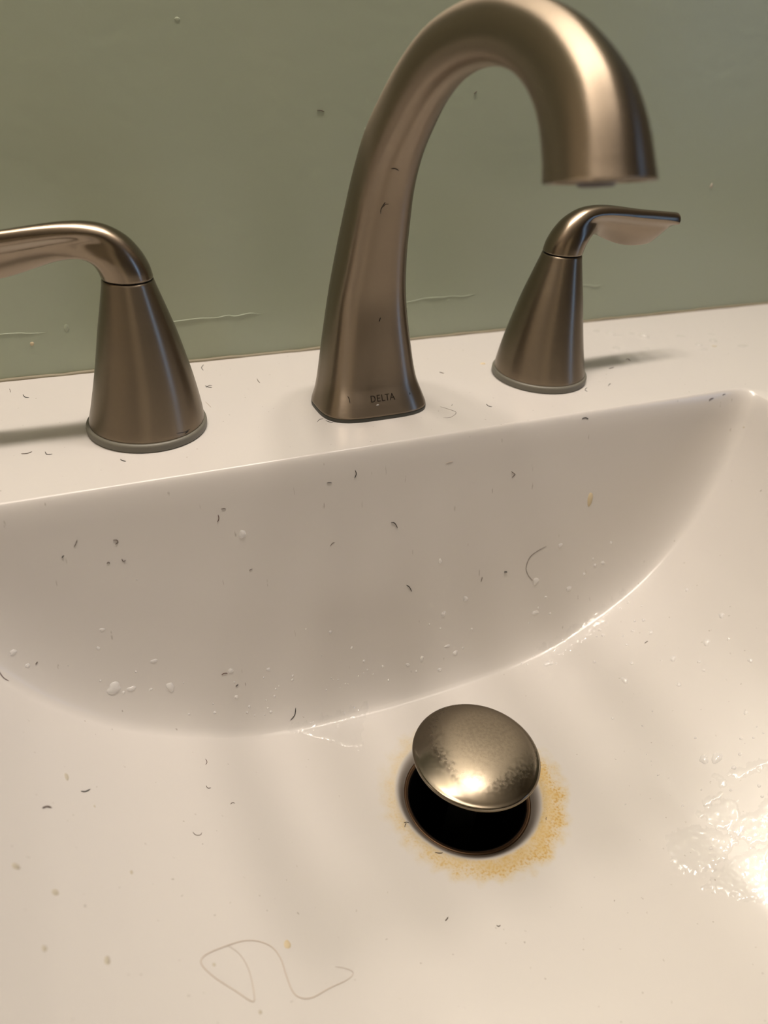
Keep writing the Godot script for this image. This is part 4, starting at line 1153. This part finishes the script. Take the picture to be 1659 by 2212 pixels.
# name, label, outline in mm (x, z) on the basin floor
func _film_rows() -> Array:
	return [
	["water_puddle", "thin clear puddle on the basin floor, right of the drain", [Vector2(63.81,188.66), Vector2(71.23,188.52), Vector2(77.16,190.09), Vector2(82.00,194.50), Vector2(84.93,199.06), Vector2(87.66,201.97), Vector2(85.73,204.53), Vector2(79.73,206.48), Vector2(70.59,207.83), Vector2(64.27,206.12), Vector2(58.79,203.46), Vector2(58.68,194.58)]],
	["water_puddle", "glaring wet patch at the right edge of the basin floor", [Vector2(61.64,211.53), Vector2(70.44,208.83), Vector2(80.29,207.54), Vector2(89.42,209.15), Vector2(95.30,211.61), Vector2(79.42,228.23), Vector2(72.15,222.47), Vector2(65.44,215.78)]],
	["water_puddle", "rippled wet patch on the right slope, between the rivulet and the glaring patch", [Vector2(81.48,186.98), Vector2(85.57,185.89), Vector2(89.22,187.10), Vector2(96.04,188.16), Vector2(98.20,190.96), Vector2(95.17,196.11), Vector2(99.76,197.76), Vector2(109.35,196.46), Vector2(95.72,211.15), Vector2(89.34,207.61), Vector2(87.75,203.56), Vector2(86.66,200.55), Vector2(82.95,194.30)]],
	["water_rivulet", "narrow curved rivulet running down the right slope below the ring-like drop", [Vector2(97.08,176.94), Vector2(99.71,177.56), Vector2(99.10,181.48), Vector2(95.15,185.43), Vector2(91.09,186.74), Vector2(86.30,185.96), Vector2(86.66,183.71), Vector2(90.52,184.68), Vector2(93.57,184.30), Vector2(96.97,180.78)]],
	["water_puddle", "faint wet patch highest on the right slope near the edge", [Vector2(102.39,180.85), Vector2(108.32,180.37), Vector2(113.98,181.97), Vector2(118.59,183.78), Vector2(121.34,183.30), Vector2(118.08,186.91), Vector2(110.70,185.64), Vector2(106.24,185.38), Vector2(103.13,182.69)]],
	["water_puddle", "bright wet triangle where the rear wall meets the floor, left of the stopper", [Vector2(-65.74,80.00), Vector2(-62.43,79.08), Vector2(-54.67,78.67), Vector2(-44.96,78.72), Vector2(-33.92,78.49), Vector2(-24.61,78.05), Vector2(-24.22,79.78), Vector2(-31.68,87.99), Vector2(-37.04,99.73), Vector2(-45.01,94.30), Vector2(-52.20,87.95), Vector2(-59.89,82.77)]],
	["water_puddle", "bright wet streak along the curved foot of the rear wall, right of the stopper", [Vector2(73.52,77.43), Vector2(80.35,77.30), Vector2(88.16,76.99), Vector2(103.65,76.54), Vector2(109.46,75.46), Vector2(119.03,74.59), Vector2(127.26,73.42), Vector2(128.27,75.22), Vector2(119.39,77.44), Vector2(106.78,82.10), Vector2(96.40,85.00), Vector2(84.72,85.79), Vector2(81.24,83.97), Vector2(78.89,78.40), Vector2(74.38,78.73)]],
	]

# a skin of water over part of the basin floor, swelling from its uneven outline
func film(outline: PackedVector2Array, thick: float, wobble: FastNoiseLite) -> ArrayMesh:
	var lo := outline[0]
	var hi := outline[0]
	for p in outline:
		lo = lo.min(p)
		hi = hi.max(p)
	var step := 0.0005
	lo -= Vector2(0.003, 0.003)
	hi += Vector2(0.003, 0.003)
	var nx := int((hi.x - lo.x) / step) + 1
	var nz := int((hi.y - lo.y) / step) + 1
	var pos := PackedVector3Array()
	var uv := PackedVector2Array()
	var inside := PackedByteArray()
	for j in nz:
		for i in nx:
			var p := lo + Vector2(i, j) * step
			var d := 1.0
			for k in outline.size():
				var q := Geometry2D.get_closest_point_to_segment(p, outline[k], outline[(k + 1) % outline.size()])
				d = minf(d, q.distance_to(p))
			if not Geometry2D.is_point_in_polygon(p, outline):
				d = -d
			d += 0.0022 * wobble.get_noise_2d(p.x * 1000.0, p.y * 1000.0)
			inside.append(1 if d > 0.0 else 0)
			var h := thick * sqrt(clampf(d / 0.002, 0.0, 1.0)) * (1.0 + 0.35 * wobble.get_noise_2d(p.x * 1700.0 + 90.0, p.y * 1700.0))
			pos.append(Vector3(p.x, sink_y(p.x, p.y), p.y) + sink_normal(p.x, p.y) * (h if d > 0.0 else -0.00003))
			uv.append(Vector2(i, j) * 0.01)
	var idx := PackedInt32Array()
	for j in nz - 1:
		for i in nx - 1:
			var a := j * nx + i
			if inside[a] + inside[a + 1] + inside[a + nx] + inside[a + nx + 1] > 0:
				idx.append_array([a, a + 1, a + nx, a + 1, a + nx + 1, a + nx])
	return build(pos, uv, idx)

func _water():
	var wobble := FastNoiseLite.new()
	wobble.seed = 17
	wobble.frequency = 0.22
	wobble.fractal_octaves = 3
	for q in _film_rows():
		var line := PackedVector2Array()
		for p in q[2]:
			line.append(p * 0.001)
		tag(put(q[0], film(line, 0.0004, wobble), M.film), q[1], "water", "wet patches in the basin")
	for q in _drop_rows():
		var big: bool = q[1] == "water drops"
		var o := put("water_drop" if big else "water_bead", blob(q[4] * 0.001, q[5] * 0.001, 0.42 if big else 0.6, 0.7 if big else 0.25), M.film if q[0].contains(" deck") else M.water)
		_stand(o, q[2] * 0.001, q[3])
		tag(o, q[0], "water drop", q[1])
